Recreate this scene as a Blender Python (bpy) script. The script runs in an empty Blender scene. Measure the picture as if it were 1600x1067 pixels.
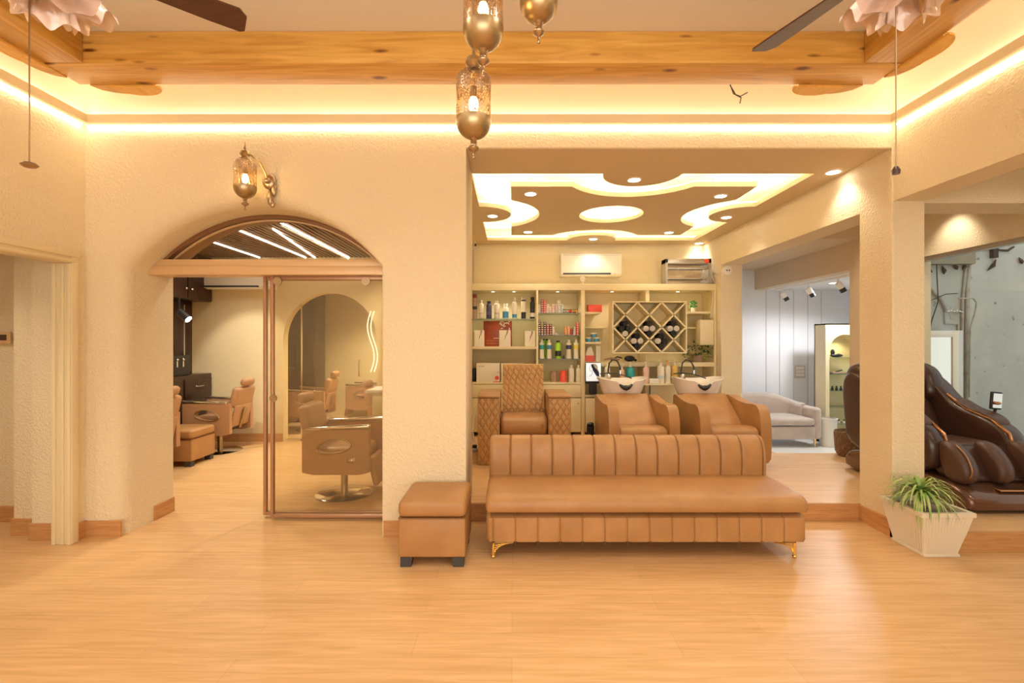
import bpy, bmesh, math, random
from mathutils import Vector, Matrix
random.seed(7)
PI = math.pi
sc = bpy.context.scene
COL = sc.collection
# ------------------------------------------------------------------ camera
F = 750.0
cd = bpy.data.cameras.new('camera'); cam = bpy.data.objects.new('camera', cd); COL.objects.link(cam)
cam.location = (0, 0, 1.5); cam.rotation_euler = (PI/2, 0, 0)
cd.sensor_width = 36.0; cd.lens = 36.0*F/1600.0; cd.clip_start = 0.05; cd.clip_end = 60
sc.camera = cam
# ------------------------------------------------------------------ world, exposure
w = bpy.data.worlds.new('world'); sc.world = w; w.use_nodes = True
w.node_tree.nodes['Background'].inputs[0].default_value = (0.86, 0.90, 0.90, 1)
w.node_tree.nodes['Background'].inputs[1].default_value = 1.15
sc.view_settings.view_transform = 'Standard'; sc.view_settings.look = 'None'
sc.view_settings.exposure = 0.0; sc.view_settings.gamma = 1.0
sc.cycles.max_bounces = 10; sc.cycles.diffuse_bounces = 5; sc.cycles.transparent_max_bounces = 16
sc.cycles.caustics_reflective = False; sc.cycles.caustics_refractive = False
sc.cycles.sample_clamp_indirect = 6.0
WARM = (1.0, 0.84, 0.58); WARM2 = (1.0, 0.89, 0.70); COOL = (0.93, 0.96, 1.0)
def area(name, loc, rot, sx, sy, power, color):
    l = bpy.data.lights.new(name, 'AREA'); l.shape = 'RECTANGLE'; l.size = sx; l.size_y = sy
    l.energy = power; l.color = color
    o = bpy.data.objects.new(name, l); o.location = loc; o.rotation_euler = rot; COL.objects.link(o); return o
def spot(name, loc, power, color, ang=100, blend=0.6, target=None, r=0.04):
    l = bpy.data.lights.new(name, 'SPOT'); l.energy = power; l.color = color
    l.spot_size = math.radians(ang); l.spot_blend = blend; l.shadow_soft_size = r
    o = bpy.data.objects.new(name, l); o.location = loc; COL.objects.link(o)
    if target is not None:
        o.rotation_euler = (Vector(target)-Vector(loc)).to_track_quat('-Z', 'Y').to_euler()
    return o
# added frontal fill lamp behind the camera; the shopfront is invented
area('front_fill', (0.0, -3.92, 1.55), (PI/2, 0, 0), 5.6, 2.5, 160, (1.0, 0.965, 0.87))
# ------------------------------------------------------------------ materials
def lin(c):
    return tuple(((v/255)/12.92 if v/255 <= 0.04045 else ((v/255+0.055)/1.055)**2.4) for v in c)
MATS = {}
def mat(name, col, rough=0.6, metal=0.0, bump=None, var=None, emit=None, spec=None, coat=0.0, sheen=0.0):
    """bump=(scale, strength[, detail]); var=(scale, second colour, lo, hi)"""
    m = bpy.data.materials.new(name); m.use_nodes = True
    nt = m.node_tree; b = nt.nodes['Principled BSDF']
    b.inputs['Base Color'].default_value = (*col, 1); b.inputs['Roughness'].default_value = rough
    b.inputs['Metallic'].default_value = metal
    if spec is not None: b.inputs['Specular IOR Level'].default_value = spec
    if coat: b.inputs['Coat Weight'].default_value = coat
    if sheen: b.inputs['Sheen Weight'].default_value = sheen
    tc = nt.nodes.new('ShaderNodeTexCoord')
    if var:
        n = nt.nodes.new('ShaderNodeTexNoise'); n.inputs['Scale'].default_value = var[0]; n.inputs['Detail'].default_value = 4
        r = nt.nodes.new('ShaderNodeValToRGB')
        r.color_ramp.elements[0].position = var[2]; r.color_ramp.elements[1].position = var[3]
        r.color_ramp.elements[0].color = (*col, 1); r.color_ramp.elements[1].color = (*var[1], 1)
        nt.links.new(tc.outputs['Object'], n.inputs['Vector']); nt.links.new(n.outputs['Fac'], r.inputs['Fac'])
        nt.links.new(r.outputs['Color'], b.inputs['Base Color'])
    if bump:
        n = nt.nodes.new('ShaderNodeTexNoise'); n.inputs['Scale'].default_value = bump[0]
        n.inputs['Detail'].default_value = bump[2] if len(bump) > 2 else 3
        bp = nt.nodes.new('ShaderNodeBump'); bp.inputs['Strength'].default_value = bump[1]; bp.inputs['Distance'].default_value = 0.01
        nt.links.new(tc.outputs['Object'], n.inputs['Vector']); nt.links.new(n.outputs['Fac'], bp.inputs['Height'])
        nt.links.new(bp.outputs['Normal'], b.inputs['Normal'])
    if emit:
        b.inputs['Emission Color'].default_value = (*emit[0], 1); b.inputs['Emission Strength'].default_value = emit[1]
    MATS[name] = m; return m
def emis(name, col, strength):
    m = bpy.data.materials.new(name); m.use_nodes = True; nt = m.node_tree; nt.nodes.clear()
    e = nt.nodes.new('ShaderNodeEmission'); e.inputs[0].default_value = (*col, 1); e.inputs[1].default_value = strength
    o = nt.nodes.new('ShaderNodeOutputMaterial'); nt.links.new(e.outputs[0], o.inputs[0]); MATS[name] = m; return m
def glassmat(name, tint=(1, 1, 1), refl=1.0, rough=0.0, body=0.0, bodycol=(1, 1, 1)):
    """thin clear pane: transparent + fresnel gloss (+ a little body)"""
    m = bpy.data.materials.new(name); m.use_nodes = True; nt = m.node_tree; nt.nodes.clear()
    t = nt.nodes.new('ShaderNodeBsdfTransparent'); t.inputs[0].default_value = (*tint, 1)
    g = nt.nodes.new('ShaderNodeBsdfGlossy'); g.inputs['Roughness'].default_value = rough
    lw_ = nt.nodes.new('ShaderNodeLayerWeight'); lw_.inputs['Blend'].default_value = 0.5
    fr = nt.nodes.new('ShaderNodeMath'); fr.operation = 'POWER'; fr.inputs[1].default_value = 5; nt.links.new(lw_.outputs['Facing'], fr.inputs[0])
    mu = nt.nodes.new('ShaderNodeMath'); mu.operation = 'MULTIPLY_ADD'; mu.inputs[1].default_value = 0.7; mu.inputs[2].default_value = 0.035*refl
    mx = nt.nodes.new('ShaderNodeMixShader'); o = nt.nodes.new('ShaderNodeOutputMaterial')
    nt.links.new(fr.outputs[0], mu.inputs[0]); nt.links.new(mu.outputs[0], mx.inputs[0])
    last = t
    if body:
        d = nt.nodes.new('ShaderNodeBsdfDiffuse'); d.inputs[0].default_value = (*bodycol, 1)
        m2 = nt.nodes.new('ShaderNodeMixShader'); m2.inputs[0].default_value = body
        nt.links.new(t.outputs[0], m2.inputs[1]); nt.links.new(d.outputs[0], m2.inputs[2]); last = m2
    nt.links.new(last.outputs[0], mx.inputs[1]); nt.links.new(g.outputs[0], mx.inputs[2])
    nt.links.new(mx.outputs[0], o.inputs[0]); MATS[name] = m; return m
def woodmat(name, c1, c2, stretch=(1, 14, 14), scale=2.0, rough=0.4, plank=None, knots=False, lo=0.3, hi=0.72):
    m = bpy.data.materials.new(name); m.use_nodes = True; nt = m.node_tree; b = nt.nodes['Principled BSDF']
    b.inputs['Roughness'].default_value = rough
    tc = nt.nodes.new('ShaderNodeTexCoord'); mp = nt.nodes.new('ShaderNodeMapping'); mp.inputs['Scale'].default_value = stretch
    n = nt.nodes.new('ShaderNodeTexNoise'); n.inputs['Scale'].default_value = scale; n.inputs['Detail'].default_value = 6; n.inputs['Distortion'].default_value = 0.9
    r = nt.nodes.new('ShaderNodeValToRGB'); r.color_ramp.elements[0].position = lo; r.color_ramp.elements[1].position = hi
    r.color_ramp.elements[0].color = (*c2, 1); r.color_ramp.elements[1].color = (*c1, 1)
    nt.links.new(tc.outputs['Object'], mp.inputs[0]); nt.links.new(mp.outputs[0], n.inputs['Vector']); nt.links.new(n.outputs['Fac'], r.inputs['Fac'])
    out = r.outputs['Color']
    if plank:
        br = nt.nodes.new('ShaderNodeTexBrick'); br.inputs['Scale'].default_value = 1.0
        br.inputs['Brick Width'].default_value = plank[0]; br.inputs['Row Height'].default_value = plank[1]
        br.inputs['Mortar Size'].default_value = 0.0015; br.inputs['Mortar Smooth'].default_value = 0.3
        br.inputs['Color1'].default_value = (1, 1, 1, 1); br.inputs['Color2'].default_value = (0.93, 0.91, 0.88, 1)
        br.inputs['Mortar'].default_value = (0.80, 0.74, 0.66, 1); br.offset = 0.37
        nt.links.new(tc.outputs['Object'], br.inputs['Vector'])
        mm = nt.nodes.new('ShaderNodeMixRGB'); mm.blend_type = 'MULTIPLY'; mm.inputs[0].default_value = 1
        nt.links.new(out, mm.inputs[1]); nt.links.new(br.outputs['Color'], mm.inputs[2]); out = mm.outputs[0]
    if knots:
        v = nt.nodes.new('ShaderNodeTexVoronoi'); v.inputs['Scale'].default_value = 1.0
        mp2 = nt.nodes.new('ShaderNodeMapping'); mp2.inputs['Scale'].default_value = knots
        nt.links.new(tc.outputs['Object'], mp2.inputs[0]); nt.links.new(mp2.outputs[0], v.inputs['Vector'])
        r2 = nt.nodes.new('ShaderNodeValToRGB'); r2.color_ramp.elements[0].position = 0.07; r2.color_ramp.elements[1].position = 0.17
        r2.color_ramp.elements[0].color = (0.22, 0.08, 0.04, 1); r2.color_ramp.elements[1].color = (1, 1, 1, 1)
        nt.links.new(v.outputs['Distance'], r2.inputs['Fac'])
        mm = nt.nodes.new('ShaderNodeMixRGB'); mm.blend_type = 'MULTIPLY'; mm.inputs[0].default_value = 1
        nt.links.new(out, mm.inputs[1]); nt.links.new(r2.outputs['Color'], mm.inputs[2]); out = mm.outputs[0]
    nt.links.new(out, b.inputs['Base Color'])
    MATS[name] = m; return m
M = MATS
mat('plaster', (0.80, 0.675, 0.465), 0.85, bump=(60, 1.0, 4))
mat('smooth_wall', (0.80, 0.68, 0.45), 0.8)
mat('ceiling_paint', (0.77, 0.75, 0.74), 0.85)
mat('cove_paint', (0.78, 0.66, 0.49), 0.85)
mat('nook_ceiling', (0.70, 0.57, 0.38), 0.85)
mat('tray_paint', (0.85, 0.76, 0.56), 0.85)
mat('beam_paint', (0.66, 0.52, 0.34), 0.85)
mat('salon_wall', (0.72, 0.58, 0.34), 0.8, bump=(50, 0.25, 4))
mat('white_wall', (0.78, 0.78, 0.80), 0.7)
mat('white_tile', (0.80, 0.78, 0.74), 0.3)
woodmat('floor_wood', (0.76, 0.50, 0.26), (0.61, 0.365, 0.16), stretch=(1, 16, 1), scale=2.2, rough=0.38, plank=(1.3, 0.19))
woodmat('riser_wood', (0.62, 0.33, 0.13), (0.46, 0.22, 0.08), stretch=(1.5, 1.5, 22), scale=3, rough=0.45)
woodmat('pine_x', (0.80, 0.49, 0.13), (0.56, 0.28, 0.05), stretch=(0.7, 9, 9), scale=2.6, rough=0.38, knots=(2.6, 6, 11))
woodmat('pine_y', (0.74, 0.44, 0.11), (0.50, 0.25, 0.045), stretch=(9, 0.7, 9), scale=2.6, rough=0.38, knots=(6, 2.6, 11))
woodmat('pine_lit', (0.90, 0.56, 0.14), (0.75, 0.40, 0.08), stretch=(5, 2, 9), scale=3, rough=0.4)  # paler pine, LED glow on the bracket ends put into the colour
woodmat('fan_wood', (0.10, 0.035, 0.018), (0.06, 0.02, 0.01), stretch=(2, 14, 14), scale=3, rough=0.35)
woodmat('dark_wood', (0.050, 0.018, 0.010), (0.030, 0.010, 0.006), stretch=(8, 8, 1), scale=3, rough=0.3)
woodmat('slat_wood', (0.27, 0.145, 0.07), (0.18, 0.09, 0.045), stretch=(9, 1, 9), scale=3, rough=0.5)
mat('trim_cream', (0.78, 0.66, 0.42), 0.45)
mat('cabinet_cream', (0.82, 0.70, 0.43), 0.45)
mat('cabinet_inner', (0.78, 0.65, 0.37), 0.6)
mat('leather', (0.37, 0.185, 0.066), 0.42, bump=(160, 0.12, 2), var=(5, (0.44, 0.23, 0.088), 0.35, 0.7))
mat('leather_dark', (0.26, 0.125, 0.045), 0.5)
mat('leather_salon', (0.42, 0.23, 0.115), 0.38, bump=(140, 0.1, 2))
mat('velvet', (0.46, 0.37, 0.31), 0.85, sheen=0.6, var=(6, (0.54, 0.45, 0.38), 0.35, 0.65))
mat('brass', (0.44, 0.33, 0.19), 0.34, 1.0)
mat('gold', (0.95, 0.66, 0.22), 0.2, 1.0)
mat('antique', (0.42, 0.30, 0.19), 0.33, 1.0)
mat('copper_frame', (0.70, 0.47, 0.25), 0.4, 0.2)
mat('stile_bronze', (0.46, 0.26, 0.15), 0.35, 0.4)
mat('bronze_frame', (0.24, 0.115, 0.05), 0.4, 0.3)
mat('slat_back', (0.07, 0.04, 0.025), 0.7)
mat('chrome', (0.80, 0.78, 0.75), 0.12, 1.0)
mat('black', (0.018, 0.016, 0.016), 0.4)
mat('rubber', (0.05, 0.045, 0.045), 0.7)
mat('white_plastic', (0.85, 0.80, 0.70), 0.35)
mat('ceramic', (0.84, 0.76, 0.68), 0.18, coat=0.3)
mat('steel', (0.55, 0.53, 0.50), 0.35, 0.9)
mat('dark_brown', (0.050, 0.021, 0.013), 0.32, coat=0.2)
mat('brown_pad', (0.085, 0.040, 0.026), 0.42, bump=(150, 0.1, 2))
mat('brown_shell', (0.14, 0.062, 0.032), 0.22, 0.35, coat=0.5)
mat('copper_trim', (0.55, 0.27, 0.12), 0.25, 0.9)
mat('pot_stone', (0.74, 0.66, 0.52), 0.6, bump=(60, 0.15, 3))
mat('soil', (0.22, 0.17, 0.13), 0.95, bump=(60, 0.8, 3), var=(40, (0.40, 0.33, 0.27), 0.4, 0.6))
mat('leaf', (0.22, 0.40, 0.08), 0.5, var=(9, (0.50, 0.58, 0.22), 0.38, 0.62))
mat('leaf_dark', (0.06, 0.13, 0.04), 0.5, var=(20, (0.14, 0.25, 0.07), 0.4, 0.6))
mat('leaf_bright', (0.10, 0.35, 0.06), 0.5)
mat('wicker', (0.12, 0.065, 0.035), 0.7, bump=(70, 0.9, 2), var=(60, (0.24, 0.14, 0.08), 0.4, 0.6))
mat('towel_black', (0.015, 0.014, 0.015), 0.95, bump=(150, 0.5, 3))
mat('towel_white', (0.82, 0.76, 0.66), 0.95, bump=(150, 0.5, 3))
mat('shade_glass', (0.86, 0.66, 0.58), 0.15, spec=0.8, coat=0.5)
M['shade_glass'].node_tree.nodes['Principled BSDF'].inputs['Transmission Weight'].default_value = 0.35
# weathered outdoor wall
m = mat('old_wall', (0.50, 0.52, 0.50), 0.9, bump=(12, 0.4, 5), var=(2.2, (0.60, 0.61, 0.58), 0.35, 0.7))
nt = m.node_tree; b = nt.nodes['Principled BSDF']
src = b.inputs['Base Color'].links[0].from_socket
tc = nt.nodes.new('ShaderNodeTexCoord'); n = nt.nodes.new('ShaderNodeTexNoise'); n.inputs['Scale'].default_value = 9; n.inputs['Detail'].default_value = 7
rr = nt.nodes.new('ShaderNodeValToRGB'); rr.color_ramp.elements[0].position = 0.27; rr.color_ramp.elements[1].position = 0.36
rr.color_ramp.elements[0].color = (0.35, 0.30, 0.26, 1); rr.color_ramp.elements[1].color = (1, 1, 1, 1)
mm = nt.nodes.new('ShaderNodeMixRGB'); mm.blend_type = 'MULTIPLY'; mm.inputs[0].default_value = 1
nt.links.new(tc.outputs['Object'], n.inputs['Vector']); nt.links.new(n.outputs['Fac'], rr.inputs[0]); nt.links.new(src, mm.inputs[1]); nt.links.new(rr.outputs[0], mm.inputs[2]); nt.links.new(mm.outputs[0], b.inputs['Base Color'])
mat('concrete', (0.30, 0.28, 0.25), 0.95, bump=(20, 0.8, 5), var=(6, (0.40, 0.34, 0.22), 0.4, 0.7))
mat('pipe_paint', (0.50, 0.49, 0.45), 0.6, var=(12, (0.36, 0.31, 0.26), 0.5, 0.7))
mat('brown_plate', (0.07, 0.045, 0.035), 0.8)
for nm, c in dict(pink=(0.80, 0.52, 0.45), red=(0.72, 0.05, 0.04), scarlet=(0.80, 0.09, 0.05), teal=(0.02, 0.33, 0.36), blue=(0.06, 0.28, 0.50), navy=(0.05, 0.05, 0.12),
                  green=(0.36, 0.70, 0.04), yellow=(0.85, 0.66, 0.08), orange=(0.85, 0.35, 0.06), taupe=(0.38, 0.24, 0.17), purple=(0.10, 0.07, 0.20), amber=(0.70, 0.46, 0.12),
                  cream=(0.85, 0.78, 0.62), maroon=(0.30, 0.04, 0.02), darkred=(0.20, 0.03, 0.02), peach=(0.82, 0.50, 0.34), greyish=(0.55, 0.50, 0.46), palecyan=(0.55, 0.68, 0.68)).items():
    mat('c_'+nm, c, 0.4)
# copper-red photographic box front
mat('box_art', (0.42, 0.07, 0.02), 0.3, var=(5, (0.22, 0.03, 0.015), 0.4, 0.65))
glassmat('pane', (0.97, 0.97, 0.93), 1.0, 0.0)
glassmat('pane_door', (0.962, 0.945, 0.895), 0.9, 0.0, 0.012, (0.75, 0.62, 0.42))
glassmat('pane_shelf', (0.80, 0.86, 0.80), 1.0, 0.0, 0.15, (0.4, 0.5, 0.42))
glassmat('lantern_glass', (1.0, 0.90, 0.74), 2.2, 0.03)
mat('mirror', (0.88, 0.86, 0.80), 0.02, 1.0)
mat('screen_light', (0.9, 0.95, 1.0), 0.3, emit=((0.80, 0.90, 1.0), 0.55))
emis('led', (1.0, 0.87, 0.62), 26)
emis('led_up', (1.0, 0.87, 0.64), 19)
emis('led_tray', (1.0, 0.88, 0.62), 52)
emis('led_white', (1.0, 0.90, 0.74), 14)
emis('lamp_disc', (1.0, 0.93, 0.80), 22)
emis('lamp_disc_small', (1.0, 0.93, 0.80), 6)
emis('lamp_cool', (0.95, 0.98, 1.0), 12)
emis('bulb_glow', (1.0, 0.66, 0.26), 55)
emis('neon', (1.0, 0.85, 0.50), 3.0)
# filigree: metal with real see-through holes
m = mat('filigree', (0.42, 0.30, 0.21), 0.35, 0.9)
nt = m.node_tree; b = nt.nodes['Principled BSDF']; tc = nt.nodes.new('ShaderNodeTexCoord')
v = nt.nodes.new('ShaderNodeTexVoronoi'); v.feature = 'DISTANCE_TO_EDGE'; v.inputs['Scale'].default_value = 95
gt = nt.nodes.new('ShaderNodeMath'); gt.operation = 'LESS_THAN'; gt.inputs[1].default_value = 0.10
nt.links.new(tc.outputs['Object'], v.inputs['Vector']); nt.links.new(v.outputs['Distance'], gt.inputs[0]); nt.links.new(gt.outputs[0], b.inputs['Alpha'])
# ------------------------------------------------------------------ mesh helpers
class MB:
    def __init__(s): s.bm = bmesh.new()
    def _add(s, vs, fs):
        v = [s.bm.verts.new(p) for p in vs]
        for f in fs:
            try: s.bm.faces.new([v[i] for i in f])
            except ValueError: pass
        return s
    def box(s, x0, x1, y0, y1, z0, z1, r=0, seg=2, mtx=None):
        t = bmesh.new()
        P = [(x, y, z) for x in (x0, x1) for y in (y0, y1) for z in (z0, z1)]
        v = [t.verts.new(p) for p in P]
        for f in ((0, 1, 3, 2), (4, 6, 7, 5), (0, 4, 5, 1), (2, 3, 7, 6), (0, 2, 6, 4), (1, 5, 7, 3)): t.faces.new([v[i] for i in f])
        if r:
            r = min(r, abs(x1-x0)*.49, abs(y1-y0)*.49, abs(z1-z0)*.49)
            bmesh.ops.bevel(t, geom=t.edges[:], offset=r, segments=seg, affect='EDGES', profile=0.5)
        if mtx is not None: bmesh.ops.transform(t, matrix=mtx, verts=t.verts)
        return s.merge(t)
    def merge(s, t):
        t.verts.index_update(); vs = [s.bm.verts.new(q.co) for q in t.verts]
        for f in t.faces:
            try: s.bm.faces.new([vs[q.index] for q in f.verts])
            except ValueError: pass
        t.free(); return s
    def prism(s, poly, axis, a, b):
        """poly 2D; axis 'x': poly=(y,z); 'y': poly=(x,z); 'z': poly=(x,y)"""
        def mk(p, t): return (t, p[0], p[1]) if axis == 'x' else ((p[0], t, p[1]) if axis == 'y' else (p[0], p[1], t))
        n = len(poly)
        vs = [mk(p, a) for p in poly]+[mk(p, b) for p in poly]
        fs = [tuple(range(n)), tuple(range(2*n-1, n-1, -1))]+[(i, (i+1) % n, n+(i+1) % n, n+i) for i in range(n)]
        return s._add(vs, fs)
    def ring(s, outer, inner, axis, a, b):
        """extruded band between two equal-length closed polylines"""
        def mk(p, t): return (t, p[0], p[1]) if axis == 'x' else ((p[0], t, p[1]) if axis == 'y' else (p[0], p[1], t))
        n = len(outer)
        vs = [mk(p, a) for p in outer]+[mk(p, a) for p in inner]+[mk(p, b) for p in outer]+[mk(p, b) for p in inner]
        fs = []
        for i in range(n):
            j = (i+1) % n
            fs += [(i, j, n+j, n+i), (2*n+i, 3*n+i, 3*n+j, 2*n+j), (i, 2*n+i, 2*n+j, j), (n+i, n+j, 3*n+j, 3*n+i)]
        return s._add(vs, fs)
    def grid(s, rows, closed_u=False, closed_v=False, cap0=False, cap1=False):
        """rows: list of lists of points"""
        nr, nc = len(rows), len(rows[0]); vs = [p for r in rows for p in r]; fs = []
        for i in range(nr if closed_v else nr-1):
            for j in range(nc if closed_u else nc-1):
                a = i*nc+j; b = i*nc+(j+1) % nc; i2 = (i+1) % nr
                fs.append((a, b, i2*nc+(j+1) % nc, i2*nc+j))
        if cap0: fs.append(tuple(range(nc-1, -1, -1)))
        if cap1: fs.append(tuple((nr-1)*nc+j for j in range(nc)))
        return s._add(vs, fs)
    def lathe(s, prof, c=(0, 0, 0), seg=24, sx=1, sy=1, flute=None, cap=True):
        rows = []
        for r, z in prof:
            row = []
            for k in range(seg):
                a = 2*PI*k/seg; rr = max(r, 1e-4)
                if flute: rr *= 1+flute[1]*math.cos(flute[0]*a)
                row.append((c[0]+rr*math.cos(a)*sx, c[1]+rr*math.sin(a)*sy, c[2]+z))
            rows.append(row)
        return s.grid(rows, closed_u=True, cap0=cap, cap1=cap)
    def cyl(s, c, r, h, axis='z', seg=20, r2=None):
        r2 = r if r2 is None else r2; rows = []
        for t, q in ((0, r), (h, r2)):
            row = []
            for k in range(seg):
                a = 2*PI*k/seg; u, v = q*math.cos(a), q*math.sin(a)
                d = (u, v, t) if axis == 'z' else ((t, u, v) if axis == 'x' else (v, t, u))
                row.append((c[0]+d[0], c[1]+d[1], c[2]+d[2]))
            rows.append(row)
        return s.grid(rows, closed_u=True, cap0=True, cap1=True)
    def tube(s, pts, r, seg=8, closed=False):
        pts = [Vector(p) for p in pts]; rows = []; n = len(pts); up = None
        for i, p in enumerate(pts):
            a = pts[(i-1) % n] if (closed or i > 0) else p
            b = pts[(i+1) % n] if (closed or i < n-1) else p
            d = (b-a).normalized()
            if up is None: up = Vector((0, 0, 1)) if abs(d.z) < .9 else Vector((1, 0, 0))
            x = d.cross(up)
            if x.length < 1e-4: x = d.cross(Vector((0.3, 1, 0.2)))
            x.normalize(); y = x.cross(d).normalized(); up = y
            rr = r[i] if isinstance(r, (list, tuple)) else r
            rows.append([tuple(p+x*rr*math.cos(2*PI*k/seg)+y*rr*math.sin(2*PI*k/seg)) for k in range(seg)])
        return s.grid(rows, closed_u=True, closed_v=closed, cap0=not closed, cap1=not closed)
    def ball(s, c, rx, ry=None, rz=None, seg=16, rings=10):
        ry = ry or rx; rz = rz or rx; rows = []
        for i in range(rings+1):
            t = -PI/2+PI*i/rings
            rows.append([(c[0]+max(rx*math.cos(t), 1e-4)*math.cos(2*PI*k/seg), c[1]+max(ry*math.cos(t), 1e-4)*math.sin(2*PI*k/seg), c[2]+rz*math.sin(t)) for k in range(seg)])
        return s.grid(rows, closed_u=True, cap0=True, cap1=True)
    def xf(s, m):
        bmesh.ops.transform(s.bm, matrix=m, verts=s.bm.verts); return s
    def build(s, name, material, parent=None, loc=(0, 0, 0), rz=0, sharp=38, flat=False):
        bm = s.bm
        if not getattr(s, 'open', False): bmesh.ops.recalc_face_normals(bm, faces=bm.faces)
        for f in bm.faces: f.smooth = not flat
        lim = math.radians(sharp)
        for e in bm.edges:
            if len(e.link_faces) == 2 and e.calc_face_angle(0) > lim: e.smooth = False
        me = bpy.data.meshes.new(name); bm.to_mesh(me); bm.free()
        me.materials.append(M[material] if isinstance(material, str) else material)
        o = bpy.data.objects.new(name, me); COL.objects.link(o); o.location = loc; o.rotation_euler = (0, 0, rz)
        if parent is not None: o.parent = parent
        return o
def RX(a, p=(0, 0, 0)): return Matrix.Translation(p) @ Matrix.Rotation(a, 4, 'X') @ Matrix.Translation([-q for q in p])
def RY(a, p=(0, 0, 0)): return Matrix.Translation(p) @ Matrix.Rotation(a, 4, 'Y') @ Matrix.Translation([-q for q in p])
def RZ(a, p=(0, 0, 0)): return Matrix.Translation(p) @ Matrix.Rotation(a, 4, 'Z') @ Matrix.Translation([-q for q in p])
def tag(o, label, cat, group=None, kind=None):
    if label: o['label'] = label
    if cat: o['category'] = cat
    if group: o['group'] = group
    if kind: o['kind'] = kind
    return o
def root(name, label, cat, loc=(0, 0, 0), rz=0, group=None):
    o = bpy.data.objects.new(name, None); COL.objects.link(o); o.location = loc; o.rotation_euler = (0, 0, rz); o.empty_display_size = .1
    return tag(o, label, cat, group)
def struct(o): o['kind'] = 'structure'; return o
def dup(r, loc, rz=None, label=None, group=None, scale=None):
    def cp(o, par):
        c = o.copy(); COL.objects.link(c); c.parent = par
        for ch in kids.get(o, []): cp(ch, c)
        return c
    kids = {}
    for o in list(COL.objects):
        if o.parent: kids.setdefault(o.parent, []).append(o)
    n = cp(r, None); n.location = loc
    if rz is not None: n.rotation_euler = (0, 0, rz)
    if label: n['label'] = label
    if group: n['group'] = group
    if scale: n.scale = scale
    return n
def P(px, py, Y): return ((px-800)/F*Y, Y, 1.5+(533-py)/F*Y)
# ================================================================== STRUCTURE
DK = 0.145                                     # raised platform height
XL, XR, YB = -3.28, 2.93, 3.69                 # main hall: left wall, right wall, back wall
# floors
struct(MB().box(-4.9, 4.8, -4.0, 4.30, -.1, 0).build('floor', 'floor_wood'))
struct(MB().box(-4.9, -.6, 4.30, 9.8, -.1, 0).build('floor_salon', 'floor_wood'))
dk = MB(); dk.prism([(-.9, 4.03), (2.93, 4.03), (2.93, 3.72), (3.17, 3.72), (3.17, 3.42), (4.8, 3.42), (4.8, 5.83), (-.9, 5.83)], 'z', .001, DK)
dk.box(-.9, 3.21, 5.83, 7.5, .001, DK)
struct(dk.build('floor_platform', 'floor_wood'))
rs = MB(); rs.box(-.354, 2.93, 4.018, 4.032, 0.001, DK-.004); rs.box(3.17, 4.8, 3.408, 3.422, 0.001, DK-.004)
struct(rs.build('trim_1', 'riser_wood'))
struct(MB().box(3.21, 7, 5.84, 8.5, -.2, -.1).build('floor_tiles', 'white_tile'))
struct(MB().box(4.25, 4.6, 6.01, 6.3, -.1, DK+.005).build('trim_2', 'riser_wood'))
# back wall with arched opening (rounded reveal)
def arch_wall():
    s = MB(); ax, az, R = -2.0, 1.27, 1.285; xl, xr = -3.0, -1.0; zs = az+math.sqrt(R*R-1)
    path = []                                   # (x,z, nx,nz, r, outer)
    ZT = 3.5
    for z in (0, .4, .8, 1.2, 1.6, 1.9): path.append((xl, z, -1, 0, .12, (XL, z)))
    a0 = math.atan2(zs-az, xl-ax); a1 = math.atan2(zs-az, xr-ax)
    path.append((xl, zs-.02, -.97, .24, .12, (XL, zs)))
    path.append((xl+.005, zs+.005, -.87, .5, .12, (XL, ZT)))
    N = 36
    for k in range(1, N):
        a = a0+(a1-a0)*k/N; c, q = math.cos(a), math.sin(a)
        x = ax+R*c; rr = .12 if k < N*.6 else .12-(.10*(k-N*.6)/(N*.4))
        path.append((x, az+R*q, c, q, rr, (x+c*.0, ZT)))
    path.append((xr, zs, .7, .7, .02, (xr+.05, ZT)))
    path.append((xr, zs-.03, 1, .1, .015, (-.354, ZT)))
    for z in (1.6, 1.0, 0): path.append((xr, z, 1, 0, .015, (-.354, z)))
    rows = []
    for (x, z, nx, nz, r, o) in path:
        row = [(o[0], YB, o[1])]
        zz = z+nz*r if z > 0 else 0
        for t in range(7):
            a = PI/2*t/6                           # front tangent -> reveal tangent
            d = r*(1-math.sin(a)); y = YB+r*(1-math.cos(a))
            row.append((x+nx*d, y, (z+nz*d) if z > 0 else 0))
        row.append((x, 4.25, z)); row.append((o[0], 4.25, o[1]))
        rows.append(row)
    s.grid(rows); s.open = True
    bmesh.ops.recalc_face_normals(s.bm, faces=s.bm.faces)
    # end face at right jamb (nook side) and top above the nook
    s.box(-.3541, -.353, YB+.003, 4.25, 0, 2.98)
    return s
struct(arch_wall().build('wall_back', 'plaster', sharp=60))
struct(MB().box(-.354, 2.921, YB, 4.03, 2.99, 3.5).build('wall_back_header', 'plaster'))
# left wall with a cased doorway
lw = MB(); lw.box(-3.45, XL, 3.6, 3.9, 0, 3.5); lw.box(-3.45, XL, 2.45, 3.6, 2.15, 3.5); lw.box(-3.45, XL, -4.0, 2.45, 0, 3.5)
struct(lw.build('wall_left', 'plaster'))
cs = MB()
cs.box(-3.40, -3.25, 3.545, 3.602, 0, 2.16, r=.004)
for (x0, x1, d) in ((-3.395, -3.365, .012), (-3.33, -3.305, .010), (-3.285, -3.255, .012)): cs.box(x0, x1, 3.545-d, 3.555, 0, 2.075, r=.004)
cs.box(-3.40, -3.25, 2.4, 3.545, 2.08, 2.16, r=.004); cs.box(-3.255, -3.238, 2.4, 3.60, 2.125, 2.165, r=.004); cs.box(-3.255, -3.242, 2.4, 3.57, 2.085, 2.105, r=.004)
struct(cs.build('door_1', 'trim_cream'))
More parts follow.
